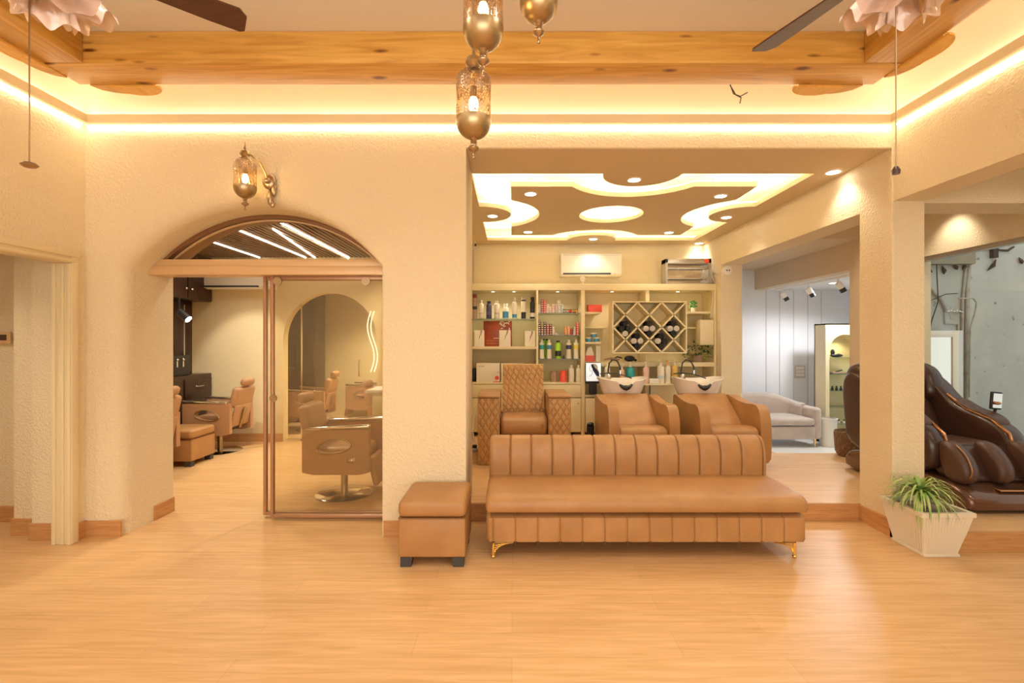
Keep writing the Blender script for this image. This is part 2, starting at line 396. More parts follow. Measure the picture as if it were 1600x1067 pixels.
# recessed walls seen through that doorway
pw = MB(); pw.box(-3.62, -3.45, 3.62, 4.0, 0, 2.5); pw.box(-3.86, -3.62, 3.72, 4.1, 0, 2.5); pw.box(-5.0, -3.86, 4.0, 4.2, 0, 2.5)
pw.box(-5.1, -5.0, 1.5, 4.2, 0, 2.5)
struct(pw.build('wall_lobby', 'plaster'))
struct(MB().box(-5.0, -3.45, 1.5, 4.0, 2.5, 2.55).build('ceiling_lobby', 'ceiling_paint'))
struct(MB().box(-5.0, -3.45, 1.4, 1.5, 0, 2.5).build('wall_lobby_front', 'plaster'))
bb = MB(); bb.box(-3.62, -3.45, 3.605, 3.62, 0, .13); bb.box(-3.86, -3.62, 3.705, 3.72, 0, .13); bb.box(-5.0, -3.86, 3.985, 4.0, 0, .13)
bb.box(-3.632, -3.62, 3.605, 3.72, 0, .13); bb.box(-3.872, -3.86, 3.705, 4.0, 0, .13)
struct(bb.build('baseboard_lobby', 'riser_wood'))
bb = MB(); bb.box(XL, -3.0-.0, YB-.014, YB+.004, 0, .125); bb.box(XL, XL+.014, 3.6, YB, 0, .125)
bb.box(-3.0, -2.986, 4.02, 4.25, 0, .125)
bb.box(-.985, -.354, YB-.014, YB+.004, 0, .125); bb.box(-.354, -.340, YB-.014, 4.02, 0, .125)
struct(bb.build('baseboard_back', 'riser_wood'))
# right wall: header beam on a column, opening into the side room
struct(MB().box(XR, 3.17, -4.0, YB, 2.58, 3.5).build('wall_right', 'plaster'))
struct(MB().box(2.92, 3.17, YB, 4.03, 0, 3.5).build('wall_column', 'plaster', sharp=20))
bb = MB(); bb.box(2.905, 2.92, YB-.015, 4.02, 0, .135); bb.box(2.905, 3.185, YB-.015, YB, 0, .13)
struct(bb.build('baseboard_right', 'riser_wood'))
struct(MB().box(XR, 3.17, -4.0, .6, 0, 2.58).build('wall_right_near', 'plaster'))
struct(MB().box(3.17, 4.8, YB+.02, 4.03, 2.57, 3.5).build('wall_crossbeam', 'plaster'))
# nook side walls
struct(MB().box(-.95, -.62, 4.25, 7.5, 0, 3.0).build('wall_nook_left', 'smooth_wall'))
nr = MB(); nr.box(XR, 3.21, 4.03, 6.72, 2.575, 3.3); nr.box(XR, 3.21, 6.72, 7.5, 0, 3.3)
struct(nr.build('wall_nook_right', 'plaster'))
struct(MB().box(-.95, 3.0, 7.35, 7.5, 0, 3.3).build('wall_nook_back', 'smooth_wall'))
# side room
struct(MB().box(3.17, 4.8, .6, YB+.02, 3.0, 3.05).build('ceiling_side', 'ceiling_paint'))
struct(MB().box(3.21, 4.8, 4.03, 5.83, 2.95, 3.0).build('ceiling_side_rear', 'ceiling_paint'))
sw = MB(); sw.box(4.62, 4.80, .6, 5.83, 2.45, 3.0); sw.box(4.62, 4.80, 5.5, 5.83, 0, 2.45); sw.box(4.62, 4.80, .6, 2.2, 0, 2.45)
sw.box(4.62, 4.80, 2.2, 5.5, 0, DK+.03)
struct(sw.build('wall_side', 'plaster'))
struct(MB().box(3.17, 4.8, .5, .6, 0, 3.0).build('wall_side_front', 'plaster'))
gl = MB(); gl.box(4.70, 4.71, 2.2, 5.5, DK+.03, 2.45); struct(gl.build('window_1', 'pane'))
fr = MB(); fr.box(4.66, 4.74, 2.2, 5.5, 2.41, 2.45); fr.box(4.66, 4.74, 2.2, 5.5, DK+.03, DK+.07)
struct(fr.build('window_1_frame', 'steel'))
pl = MB(); pl.box(4.22, 4.62, 5.83, 6.0, 0, 3.0); struct(pl.build('wall_pillar', 'beam_paint'))
struct(MB().box(4.22, 4.40, 6.0, 8.35, 2.395, 3.0).build('wall_white_room_beam', 'beam_paint'))
struct(MB().box(3.21, 4.23, 5.80, 8.45, 2.74, 3.02).build('ceiling_passage', 'beam_paint'))
# white room
struct(MB().box(3.21, 7, 8.35, 8.45, -.2, 2.8).build('wall_white_back', 'white_wall'))
struct(MB().box(3.21, 3.23, 6.73, 8.35, -.2, 2.8).build('wall_white_left', 'white_wall'))
struct(MB().box(6.9, 7, 6.1, 8.35, -.2, 2.6).build('wall_white_right', 'white_wall'))
struct(MB().box(4.39, 7, 6.0, 8.35, 2.40, 2.45).build('ceiling_white', 'white_wall'))
sm = MB()
for px in (1197, 1218, 1240, 1262, 1283): x = (px-800)/F*8.35; sm.box(x-.004, x+.004, 8.343, 8.351, -.1, 2.38)
struct(sm.build('trim_3', 'c_greyish'))
# outdoors
struct(MB().box(4.8, 11, 5.9, 6.05, -.3, 4.5).build('wall_outside', 'old_wall'))
struct(MB().box(4.8, 11, 1.0, 5.9, -.3, -.1).build('ground_outside', 'concrete'))
# main ceiling, cornices, beams
struct(MB().box(-3.45, 3.17, -4.0, 4.03, 3.44, 3.5).build('ceiling', 'ceiling_paint'))
cz0, cz1, cp = 3.15, 3.21, .08
cn = MB(); cn.box(XL, XR, YB-cp, YB, cz0, cz1); cn.box(XL, XL+cp, -4.0, YB-cp, cz0, cz1); cn.box(XR-cp, XR, -4.0, YB-cp, cz0, cz1)
struct(cn.build('trim_4', 'smooth_wall'))
# smooth coved strip between the cornice and the ceiling
q = [(0.002, cz1)]+[(0.002+.20*(1-math.cos(t*PI/20)), 3.24+.20*math.sin(t*PI/20)) for t in range(11)]+[(.25, 3.4395)]
s = MB(); s.open = True
s.grid([[(XL+a if 0 else x, YB-a, z) for a, z in q] for x in (XL, XR)])
s.grid([[(XL+a, y, z) for a, z in q] for y in (-4.0, YB)]); s.grid([[(XR-a, y, z) for a, z in q] for y in (-4.0, YB)])
struct(s.build('ceiling_cove', 'cove_paint', sharp=50))
bx = MB(); bx.box(-2.93, 2.45, 3.0, 3.254, 3.24, 3.44, r=.006); bx.xf(Matrix.Identity(4)); struct(bx.build('trim_5', 'pine_x'))
for i, (a, b_) in enumerate(((-2.93, -2.68), (2.2, 2.45))):
    struct(MB().box(a, b_, -1.2, 2.999, 3.24, 3.44, r=.006).build('trim_%d' % (6+i), 'pine_y'))
struct(MB().box(-2.93, 2.45, -1.45, -1.2, 3.24, 3.44, r=.006).build('trim_8', 'pine_x'))
# rounded wooden corner brackets outside the beams
def bracket(cx, cy, dx, dy, label):
    """rounded board along (dx,dy) on the outer side of a beam"""
    r = root('corner_bracket', label, 'bracket', (cx, cy, 3.24), 0, 'rounded pine brackets at the beam corners')
    L, W = .50, .105
    ang = math.atan2(dy, dx)
    poly = [(0, 0)]+[(L*.72+.14*math.sin(t*PI/2/8), W*math.cos(t*PI/2/8)) for t in range(0, 9)]
    poly = [(0, 0), (.03, W*.55), (.10, W*.95), (.16, W)]+[(L*.62+.2*math.sin(t*PI/16), W*math.cos(t*PI/16)) for t in range(0, 9)]
    side = 1
    # outward side is chosen by the caller through the sign of W
    return r, poly, ang
for (cx, cy, ux, uy, vx, vy, lab) in (
        (-2.86, 3.254, 1, 0, 0, 1, 'rounded pine bracket on the rear beam at its left corner'),
        (2.38, 3.254, -1, 0, 0, 1, 'rounded pine bracket on the rear beam at its right corner'),
        (-2.93, 3.16, 0, -1, -1, 0, 'rounded pine bracket on the outer side of the left beam'),
        (2.45, 3.16, 0, -1, 1, 0, 'rounded pine bracket on the outer side of the right beam')):
    r_ = root('corner_bracket', lab, 'bracket', (cx, cy, 3.235))
    W, L = .11, .43
    poly = [(0, 0), (.03, .06), (.09, .095), (.15, W)]+[(L-.2+.2*math.sin(t*PI/16), W*math.cos(t*PI/16)) for t in range(9)]
    pp = [(ux*a+vx*b_, uy*a+vy*b_) for a, b_ in poly]
    MB().prism(pp, 'z', 0, .045).build('board', 'pine_x', r_)
    cap = [(L-.30+.17*(1-math.cos(t*PI/12))/1.0, W*1.02*math.sin(t*PI/12)) for t in range(13)]
    pp = [(ux*a+vx*b_, uy*a+vy*b_) for a, b_ in cap]
    MB().prism(pp, 'z', -.012, .0).build('lit_cap', 'pine_lit', r_)  # bright lit end of the bracket modelled as a paler piece
# LED tapes
def led(name, boxes, label, m='led', power=None):
    s = MB()
    for b_ in boxes: s.box(*b_)
    return tag(s.build(name, m), label, 'light')
led('led_strip', [(XL+.03, XR-.03, YB-.026, YB-.012, cz1+.001, cz1+.009)], 'warm LED strip glowing along the top of the rear cornice', 'led_up')
led('led_strip', [(XL+.03, XR-.03, YB-.018, YB-.006, cz0-.010, cz0-.001)], 'warm LED strip glowing under the rear cornice')
led('led_strip', [(XL+.012, XL+.026, -3.9, YB-.05, cz1+.001, cz1+.009)], 'warm LED strip on top of the cornice of the left wall', 'led_up')
led('led_strip', [(XL+.006, XL+.018, -3.9, YB-.05, cz0-.010, cz0-.001)], 'warm LED strip under the cornice of the left wall')
led('led_strip', [(XR-.026, XR-.012, -3.9, YB-.05, cz1+.001, cz1+.009)], 'warm LED strip on top of the cornice of the right wall', 'led_up')
led('led_strip', [(XR-.018, XR-.006, -3.9, YB-.05, cz0-.010, cz0-.001)], 'warm LED strip under the cornice of the right wall')
# unseen front wall behind the camera, its window invented to go with the fill
fw = MB(); fw.box(-3.45, 3.17, -4.15, -4.0, 2.85, 3.5); fw.box(-3.45, -2.9, -4.15, -4.0, 0, 2.85); fw.box(2.9, 3.17, -4.15, -4.0, 0, 2.85); fw.box(-2.9, 2.9, -4.15, -4.0, 0, .25)
struct(fw.build('wall_front', 'plaster'))
struct(MB().box(-2.9, 2.9, -4.08, -4.07, .25, 2.85).build('added_window_2', 'pane'))
# ---------------------------------------------------------------- nook ceiling with scalloped tray
def nook_ceiling():
    X0, X1, Y0, Y1 = -.36, 2.68, 4.25, 7.05; cx, cy = 1.16, 5.63
    def arc(cx_, cy_, r, a0, a1, n=14): return [(cx_+r*math.cos(a0+(a1-a0)*k/n), cy_+r*math.sin(a0+(a1-a0)*k/n)) for k in range(n+1)]
    R = .35
    op = [(X0, Y0)]+arc(cx, Y0, R, PI, 0)+[(X1, Y0)]+arc(X1, cy, R, -PI/2, -3*PI/2)+[(X1, Y1)]+arc(cx, Y1, R, 0, -PI)+[(X0, Y1)]+arc(X0, cy, R, PI/2, -PI/2)
    I0, I1, J0, J1 = -.01, 2.35, 4.60, 6.70; Q = .68
    def sc_(c0, c1, h, fixed, lo): pass
    ha = math.acos(.35/Q)                      # half angle where scallop meets island edge
    isl = [(I0, J0)]+arc(cx, Y0, Q, PI/2+ha, PI/2-ha)+[(I1, J0)]+arc(X1+.02, cy, Q, PI+ha, PI-ha)+[(I1, J1)]+arc(cx, Y1, Q, -PI/2+ha, -PI/2-ha)+[(I0, J1)]+arc(X0, cy, Q, ha, -ha)
    return op, isl, (cx, cy)
op, isl, cc = nook_ceiling()
Z0 = 2.985
def fill_with_holes(outer, holes, z0, z1, name, material, flip=False):
    """flat slab with holes via triangle_fill, with walls round every loop"""
    bm = bmesh.new(); loops = [outer]+holes
    for z in (z0, z1):
        es = []
        for lp in loops:
            vs = [bm.verts.new((x, y, z)) for x, y in lp]
            es += [bm.edges.new((vs[i], vs[(i+1) % len(vs)])) for i in range(len(vs))]
        bmesh.ops.triangle_fill(bm, use_beauty=True, use_dissolve=False, edges=es, normal=(0, 0, 1))
    s = MB(); s.merge(bm)
    for lp in loops:
        s.grid([[(x, y, z0) for x, y in lp], [(x, y, z1) for x, y in lp]], closed_u=True)
    bmesh.ops.remove_doubles(s.bm, verts=s.bm.verts, dist=1e-5)
    return s.build(name, material, sharp=30)
outer = [(-.95, 3.70), (2.93, 3.70), (2.93, 7.35), (-.95, 7.35)]
struct(fill_with_holes(outer, [op], Z0, Z0+.05, 'ceiling_nook', 'nook_ceiling'))
hole = [(cc[0]+.37*math.cos(-2*PI*k/32), cc[1]+.37*math.sin(-2*PI*k/32)) for k in range(32)]
struct(fill_with_holes(isl, [hole], Z0, Z0+.05, 'ceiling_nook_island', 'nook_ceiling'))
struct(MB().box(-.95, 2.93, 4.03, 7.5, Z0+.21, Z0+.26).build('ceiling_nook_recess', 'tray_paint'))
struct(MB().box(-.95, 3.2, 4.035, 4.055, Z0+.045, Z0+.26).build('ceiling_nook_edge', 'tray_paint'))
def offset_loop(lp, d):
    n = len(lp); out = []
    ar = sum(lp[i][0]*lp[(i+1) % n][1]-lp[(i+1) % n][0]*lp[i][1] for i in range(n)); sg = 1 if ar > 0 else -1
    for i in range(n):
        a = Vector(lp[i-1]); p = Vector(lp[i]); c = Vector(lp[(i+1) % n])
        e1 = (p-a); e2 = (c-p)
        if e1.length < 1e-6 or e2.length < 1e-6: out.append(tuple(p)); continue
        e1.normalize(); e2.normalize()
        n1 = Vector((e1.y, -e1.x))*sg; n2 = Vector((e2.y, -e2.x))*sg; m_ = n1+n2
        if m_.length < 1e-4: m_ = n1
        m_.normalize(); k = 1/max(.5, m_.dot(n1)); out.append(tuple(p+m_*d*k))
    return out
def ledloop(lp, d0, d1, z0, z1, label, m='led_tray'):
    s = MB(); s.ring(offset_loop(lp, d0), offset_loop(lp, d1), 'z', z0, z1)
    tag(s.build('led_strip', m), label, 'light')
ledloop(op, .035, .050, Z0+.052, Z0+.065, 'hidden warm LED strip around the scalloped ceiling opening of the alcove')
ledloop(isl, -.050, -.035, Z0+.052, Z0+.065, 'hidden warm LED strip on the floating alcove ceiling island')
ledloop(hole, .035, .05, Z0+.052, Z0+.065, 'hidden warm LED ring inside the round alcove ceiling opening')
# hangers that carry the island
hg = MB()
for x, y in ((.2, 5.0), (2.1, 5.0), (.2, 6.3), (2.1, 6.3)): hg.cyl((x, y, Z0+.05), .008, .16, seg=6)
struct(hg.build('ceiling_nook_hangers', 'steel'))
# downlights
DL = [(829, 301, 4.82, 'recessed downlight in the front left corner of the ceiling island'), (991, 279, 4.40, 'recessed downlight in the front semicircle of the alcove ceiling'),
      (1126, 304.5, 4.89, 'recessed downlight in the front right corner of the ceiling island'), (769.6, 336, 5.67, 'recessed downlight in the left semicircle of the alcove ceiling'),
      (1135, 338, 5.73, 'recessed downlight in the right semicircle of the alcove ceiling'), (825, 361, 6.50, 'recessed downlight in the rear left corner of the ceiling island'),
      (1045, 362, 6.53, 'recessed downlight in the rear right corner of the ceiling island'), (927, 372, 6.94, 'recessed downlight in the rear semicircle above the air conditioner'),
      (1302, 267, 4.20, 'recessed downlight near the header at the right edge of the alcove'), (1092, 380, 7.25, 'recessed downlight in the far right corner above the heater')]
def downlight(x, y, z, label, r=.055, group=None, power=14, m='lamp_disc', c=WARM2, ang=115):
    o = root('downlight', label, 'ceiling light', (x, y, z), 0, group)
    MB().lathe([(r, 0), (r*1.25, 0), (r*1.25, -.006), (r, -.008), (r, 0)], seg=24, cap=False).build('rim', 'white_plastic', o)
    MB().cyl((0, 0, -.006), r, .004, seg=24).build('diffuser', m, o)
    if power: spot('downlight_lamp', (x, y, z-.03), power, c, ang, .7, (x, y, 0))
for px, py, Y, lab in DL: downlight((px-800)/F*Y, Y, Z0, lab, power=15)
# ================================================================== GLAZED SLIDING DOORS IN THE ARCH
ax, az, R = -2.0, 1.27, 1.285
struct(MB().box(-3.0, -.99, 3.97, 4.15, 2.12, 2.18, r=.004).build('door_2_header', 'copper_frame'))
struct(MB().box(-3.0, -.99, 3.95, 4.12, 2.05, 2.119, r=.004).build('door_2_track', 'copper_frame'))
def arcpts(Rr, zmin):
    h = math.acos((zmin-az)/Rr) if False else math.asin(min(1, (zmin-az)/Rr))
    return [(ax+Rr*math.cos(PI-h-(PI-2*h)*k/40), az+Rr*math.sin(PI-h-(PI-2*h)*k/40)) for k in range(41)]
s = MB(); o_ = arcpts(R-.002, 2.10); i_ = arcpts(R-.026, 2.12)
s.ring(o_, i_, 'y', 3.99, 4.06); s.ring(o_, arcpts(R-.007, 2.105), 'y', 4.06, 4.25); struct(s.build('door_2_arch_frame', 'bronze_frame'))
s = MB(); o_ = arcpts(R-.029, 2.14); i_ = arcpts(R-.040, 2.16); s.ring(o_, i_, 'y', 4.04, 4.06); struct(s.build('door_2_inner_arch', 'copper_frame'))
struct(MB().prism(arcpts(R-.01, 2.16), 'y', 4.07, 4.076).build('window_3', 'pane'))
def sliding(x0, x1, y, label, rollers):
    d = root('sliding_door', label, 'door', (0, y, 0)); st = .026
    MB().box(x0, x0+st, -.018, .018, .02, 2.05, r=.003).build('stile', 'stile_bronze', d)
    MB().box(x1-st, x1, -.018, .018, .02, 2.05, r=.003).build('stile', 'stile_bronze', d)
    MB().box(x0+st, x1-st, -.018, .018, .02, .05, r=.003).build('bottom_rail', 'stile_bronze', d)
    MB().box(x0+st, x1-st, -.014, .014, 2.02, 2.05, r=.003).build('top_rail', 'stile_bronze', d)
    MB().box(x0+st, x1-st, -.004, .004, .05, 2.02).build('glass_pane', 'pane_door', d)
    for rx in rollers: MB().cyl((rx, -.03, 2.005), .036, .022, 'y').build('roller_clamp', 'antique', d)
    return d
sliding(-2.12, -1.03, 4.105, 'rear glass leaf of the sliding door with slim copper frame', [])
d = sliding(-2.03, -1.02, 4.045, 'front glass leaf of the sliding door with two brass clamps', [-1.965, -1.225])
MB().cyl((-2.0, -.035, 1.025), .03, .02, 'y').build('lock', 'antique', d)
tag(MB().ball((-1.005, 3.93, 2.03), .016).build('indicator_lamp', 'lamp_cool'), 'tiny bright white lamp at the end of the door track', 'lamp')
# ================================================================== SALON ROOM BEHIND THE GLASS
struct(MB().box(-4.95, -4.80, 4.2, 7.3, 0, 2.8).build('wall_salon_left', 'salon_wall'))
sb = MB(); yb = 7.2; bx0, bx1, bz = -3.43, -2.03, 1.53
sb.box(-4.9, bx0, yb, yb+.15, 0, 2.8); sb.box(bx1, -.9, yb, yb+.15, 0, 2.8)
apts = [(bx0+.7-.7*math.cos(PI*k/24), bz+.70*math.sin(PI*k/24)) for k in range(25)]
for k in range(24):
    (xa, za), (xb, zb) = apts[k], apts[k+1]; sb._add([(xa, yb, za), (xb, yb, zb), (xb, yb, 2.8), (xa, yb, 2.8), (xa, yb+.15, za), (xb, yb+.15, zb)], [(0, 1, 2, 3), (0, 4, 5, 1)])
struct(sb.build('wall_salon_back', 'salon_wall'))
struct(MB().box(-4.9, -.9, 4.26, 9.8, 2.80, 2.85).build('ceiling_salon', 'slat_back'))
sl = MB()
for k in range(60): x = -4.78+k*.064; sl.box(x, x+.034, 4.27, 7.18, 2.755, 2.80)
struct(sl.build('ceiling_salon_slats', 'slat_wood'))
struct(MB().box(-4.9, -3.02, 4.12, 4.26, 0, 2.85).build('wall_salon_front', 'plaster'))
struct(MB().box(-4.9, -.62, 4.02, 4.27, 2.72, 3.44).build('wall_salon_front_top', 'plaster'))
bb = MB(); bb.box(-4.5, bx0, yb-.014, yb, 0, .12); bb.box(bx1, -.95, yb-.014, yb, 0, .12); struct(bb.build('baseboard_salon', 'riser_wood'))
# room behind the arch
fb = MB(); fb.box(-4.9, -.9, 9.6, 9.75, 0, 2.8); fb.box(-4.9, -4.8, 7.35, 9.6, 0, 2.8); fb.box(-1.2, -.95, 7.35, 9.6, 0, 2.8)
struct(fb.build('wall_far_room', 'salon_wall'))
struct(MB().box(bx0, bx1, yb+.06, yb+.068, 0, 2.24).build('window_4', 'pane'))
fs = MB()
for x in (-3.19, ): fs.box(x, x+.012, yb+.05, yb+.075, 0, 2.1)
fs.box(bx0, bx1, yb+.05, yb+.075, .0, .03)
struct(fs.build('window_4_frame', 'chrome'))
t = root('glass_door_handle', 'slim vertical chrome handle on the glass under the salon arch', 'handle', (-2.30, yb+.03, 1.10))
MB().tube([(0, .03, -.12), (0, -.02, -.12), (0, -.02, .12), (0, .03, .12)], .010).build('grip', 'chrome', t)
for i, (x, lab) in enumerate(((-3.76, 'LED strip in the slatted salon ceiling nearest the dark cabinets'), (-3.07, 'LED strip in the slatted salon ceiling above the middle of the aisle'), (-2.43, 'LED strip in the slatted salon ceiling nearest the sliding glass'))):
    tag(MB().box(x-.007, x+.007, 4.35, 7.15, 2.742, 2.754).build('led_strip', 'led_white'), lab, 'light')
s = MB(); s.box(-.007, .007, 0, 1.85, 2.738, 2.750); s.xf(Matrix.Translation((-2.64, 5.3, 0)) @ Matrix.Rotation(.155, 4, 'Z'))  # short emissive line set at a slant to the others
tag(s.build('led_strip', 'led_white'), 'short slanting glowing strip between the long salon ceiling strips', 'light')
for (x, y, p) in ((-4.0, 5.2, 60), (-2.9, 5.6, 70), (-1.7, 5.2, 70), (-2.9, 4.7, 50), (-1.7, 6.6, 60), (-3.9, 6.3, 40), (-2.2, 8.2, 420)):
    spot('salon_fill', (x, y, 2.70), p, WARM2, 130, .8, (x, y, 0), .06)  # added fill spots without fittings, the strongest for the far room
spot('salon_wall_lamp', (-3.3, 5.6, 2.6), 110, (1, .93, .82), 42, .5, (-3.95, 7.2, 1.15), .03)
# dark cabinets on the left salon wall
c = root('wall_cabinet', 'dark brown upper wall cabinet with round knobs in the salon', 'cabinet', (-4.8, 6.1, 2.09))
MB().box(0, .30, 0, 1.08, 0, .66, r=.004).build('body', 'dark_wood', c)
for k in range(2):
    dd = MB().box(.30, .318, .01+k*.54, .53+k*.54, .01, .65, r=.003).build('door', 'dark_wood', c)
    MB().ball((.335, .48 if k == 0 else .60, .14), .018).build('knob', 'chrome', dd)
c = root('dresser', 'dark brown salon dresser with drawers under the mirror', 'cabinet', (-4.795, 5.9, 0))
MB().box(0, .30, 0, 1.28, .05, 1.03, r=.004).build('body', 'dark_wood', c)
for k in range(3):
    dd = MB().box(.30, .316, .68, 1.26, .10+k*.30, .37+k*.30, r=.003).build('drawer', 'dark_wood', c)
    MB().tube([(.316, .9, .27+k*.3), (.34, .92, .265+k*.3), (.34, 1.04, .265+k*.3), (.316, 1.06, .27+k*.3)], .006).build('handle', 'chrome', dd)
c = root('salon_mirror', 'tall salon mirror in a wide dark wood frame', 'mirror', (-4.8, 6.1, 1.03))
MB().box(.002, .04, 0, .62, .3, 1.06).build('glass', 'mirror', c)
s = MB(); s.box(.0, .07, .62, 1.0, .0, 1.06, r=.004); s.box(0, .07, 0, .62, 0, .3, r=.004); s.build('frame', 'dark_wood', c)
MB().box(.07, .085, .80, .82, .1, 1.0).build('metal_strip', 'chrome', c)
c = root('tool_holder', 'black tool holder with steel scissors on the dresser', 'holder', (-4.68, 6.12, 1.031))
MB().box(0, .16, 0, .62, 0, .28, r=.01).build('body', 'black', c)
for k in range(4): s = MB(); s.box(.162, .168, .10+k*.12, .125+k*.12, .12, .21); s.ball((.168, .112+k*.12, .22), .018, .018, .018); s.build('scissors', 'chrome', c)
c = root('spot_lamp', 'small black spotlight with a white beam below the salon cabinet', 'lamp', (-4.45, 6.42, 1.9))
s = MB(); s.cyl((0, 0, 0), .05, .16, 'x', r2=.055); s.xf(RY(.7)); s.build('lamp_head', 'black', c)
s = MB(); s.cyl((.161, 0, 0), .046, .003, 'x'); s.xf(RY(.7)); s.build('lens', 'lamp_cool', c)
MB().tube([(0, 0, .0), (0, 0, .19)], .012).build('bracket', 'black', c)
# air conditioners
def air_con(loc, wdt, label, m='white_plastic'):
    a = root('air_conditioner', label, 'air conditioner', loc); h = .335
    prof = [(0, 0), (-.16, .0), (-.205, .03), (-.215, .10), (-.21, h-.01), (-.19, h), (0, h)]
    MB().prism(prof, 'x', -wdt/2, wdt/2).build('housing', m, a, sharp=30)
    MB().box(-wdt/2+.03, wdt/2-.16, -.216, -.17, .018, .045, r=.003).build('outlet', 'black', a)
    s = MB(); s.box(-wdt/2+.03, wdt/2-.16, -.225, -.20, .012, .019, r=.002); s.build('louvre', m, a)
    MB().box(-wdt/2+.03, wdt/2-.02, -.216, -.205, h-.03, h-.024).build('grille_line', 'c_greyish', a)
    MB().box(wdt/2-.11, wdt/2-.09, -.218, -.20, .03, .04).build('display', 'c_greyish', a)
    return a
air_con((1.18, 7.349, 2.475), .90, 'white split air conditioner high above the shelving')
air_con((-4.02, 7.199, 2.27), .98, 'cream split air conditioner on the salon back wall')
# neon wavy mirror light in the far room
t = root('wavy_wall_light', 'glowing wavy neon tube on the salon back wall', 'light', (-2.10, 7.14, 1.05))
for k in (0, 1):
    pts = [(.05*math.sin(z*7)+k*.05, 0, z) for z in [i*.05 for i in range(19)]]
    MB().tube(pts, .007).build('tube', 'neon', t)
c = root('tall_cabinet', 'tall dark cabinet in the room behind the salon arch', 'cabinet', (-4.3, 8.9, 0))
MB().box(0, .64, 0, .5, 0, 2.45, r=.005).build('body', 'dark_wood', c)
MB().box(.30, .62, -.015, 0, 1.0, 2.2, r=.003).build('door', 'dark_wood', c)
MB().box(.02, .28, -.12, -.0, 1.0, 1.03).build('shelf', 'dark_wood', c)
# ---------------------------------------------------------------- styling chairs (faces +X)
def styling_chair(label, loc, rz):
    c = root('styling_chair', label, 'chair', loc, rz, 'styling chairs in the salon')
    MB().lathe([(0, 0), (.27, 0), (.274, .006), (.26, .014), (.05, .026), (0, .026)], seg=48).build('base_disc', 'chrome', c)
    MB().cyl((0, 0, .02), .033, .32).build('post', 'brass', c)
    MB().box(-.20, .20, -.18, .18, .30, .34).build('seat_support', 'black', c)
    MB().box(-.24, .27, -.215, .215, .34, .50, r=.05, seg=4).build('seat', 'leather_salon', c)
    for sgn in (-1, 1):
        y0, y1 = (sgn*.222, sgn*.285); y0, y1 = min(y0, y1), max(y0, y1)
        op_ = [(-.29, .66), (-.28, .28), (-.10, .255), (.20, .26), (.29, .30), (.33, .50), (.34, .66)]
        # panel with a rounded see-through cutout
        n = 28; cxp, czp = .0, .53
        inn = [(cxp+.155*math.cos(2*PI*k/n)-.02*math.sin(4*PI*k/n), czp+.068*math.sin(2*PI*k/n)+.018*math.cos(2*PI*k/n)) for k in range(n)]
        out = []
        for k in range(n):
            a = 2*PI*k/n; dx, dz = math.cos(a), math.sin(a)
            tx = (.31/abs(dx)) if abs(dx) > 1e-6 else 9; tz = ((.68-czp)/dz if dz > 1e-6 else ((czp-.26)/(-dz) if dz < -1e-6 else 9))
            t_ = min(tx, tz); out.append((cxp+.015+dx*t_, czp+dz*t_))
        p = MB().ring(out, inn, 'y', y0, y1).build('side_panel', 'leather_salon', c, sharp=50)
        MB().tube([(x, (y0+y1)/2-sgn*-.034, z) for x, z in inn], .008, 6, closed=True).build('cutout_rim', 'brass', p)
        MB().box(-.25, .33, y0-.006, y1+.006, .682, .712, r=.012, seg=3, mtx=RY(-.04, (0, 0, .69))).build('armrest', 'chrome', c)
    bk = MB().box(-.30, -.20, -.225, .225, .62, .90, r=.045, seg=4, mtx=RY(-.22, (-.25, 0, .5))).build('backrest', 'leather_salon', c)
    MB().box(-.305, -.27, -.20, .20, .36, .66, r=.02, seg=3, mtx=RY(-.22, (-.25, 0, .5))).build('back_shell', 'leather_salon', bk)
    MB().box(-.33, -.308, -.03, .03, .34, .62, r=.006, mtx=RY(-.30, (-.25, 0, .5))).build('back_bracket', 'brass', bk)
    MB().box(-.30, -.215, -.13, .13, .915, 1.02, r=.04, seg=4, mtx=RY(-.26, (-.25, 0, .5))).build('headrest', 'leather_salon', c)
    MB().box(.28, .34, -.19, .19, .12, .40, r=.03, seg=3, mtx=RY(-.25, (.3, 0, .35))).build('leg_rest', 'leather_salon', c)
    s = MB(); s.box(.12, .20, -.294, -.284, .375, .42, r=.004); s.build('lever_plate', 'brass', c)
    MB().box(.14, .18, -.30, -.294, .39, .405, r=.003).build('lever', 'chrome', c)
    return c
ch = styling_chair('tan styling chair behind the glass leaf, on a polished steel disc', (-1.655, 4.74, 0), 0)
dup(ch, (-4.0, 6.58, 0), PI, 'tan styling chair facing the dark dresser, beside the ottoman')
dup(ch, (-4.17, 5.32, 0), PI, 'tan styling chair mostly hidden by the left side of the arch')
dup(ch, (-1.50, 6.25, 0), 0, 'tan styling chair behind the white manicure desk')
dup(ch, (-3.38, 8.15, 0), PI, 'tan styling chair behind the arch glass, nearer the dark cabinet')
dup(ch, (-2.70, 9.0, 0), PI, 'tan styling chair behind the arch glass, beside the plain wall')
# desk
c = root('manicure_desk', 'white manicure desk with drawers seen through the glass', 'desk', (-1.55, 5.2, 0))
MB().box(.03, .60, .02, .43, .12, .94, r=.005).build('body', 'trim_cream', c)
MB().box(-.03, .62, 0, .45, .94, .975, r=.004).build('desk_top', 'white_plastic', c)
for k in range(3): MB().box(.05, .58, .002, .02, .15+k*.26, .39+k*.26, r=.004).build('drawer', 'trim_cream', c)
for x in (.09, .54):
    for y in (.08, .37): MB().ball((x, y, .055), .05, .03, .055).build('caster', 'c_greyish', c)
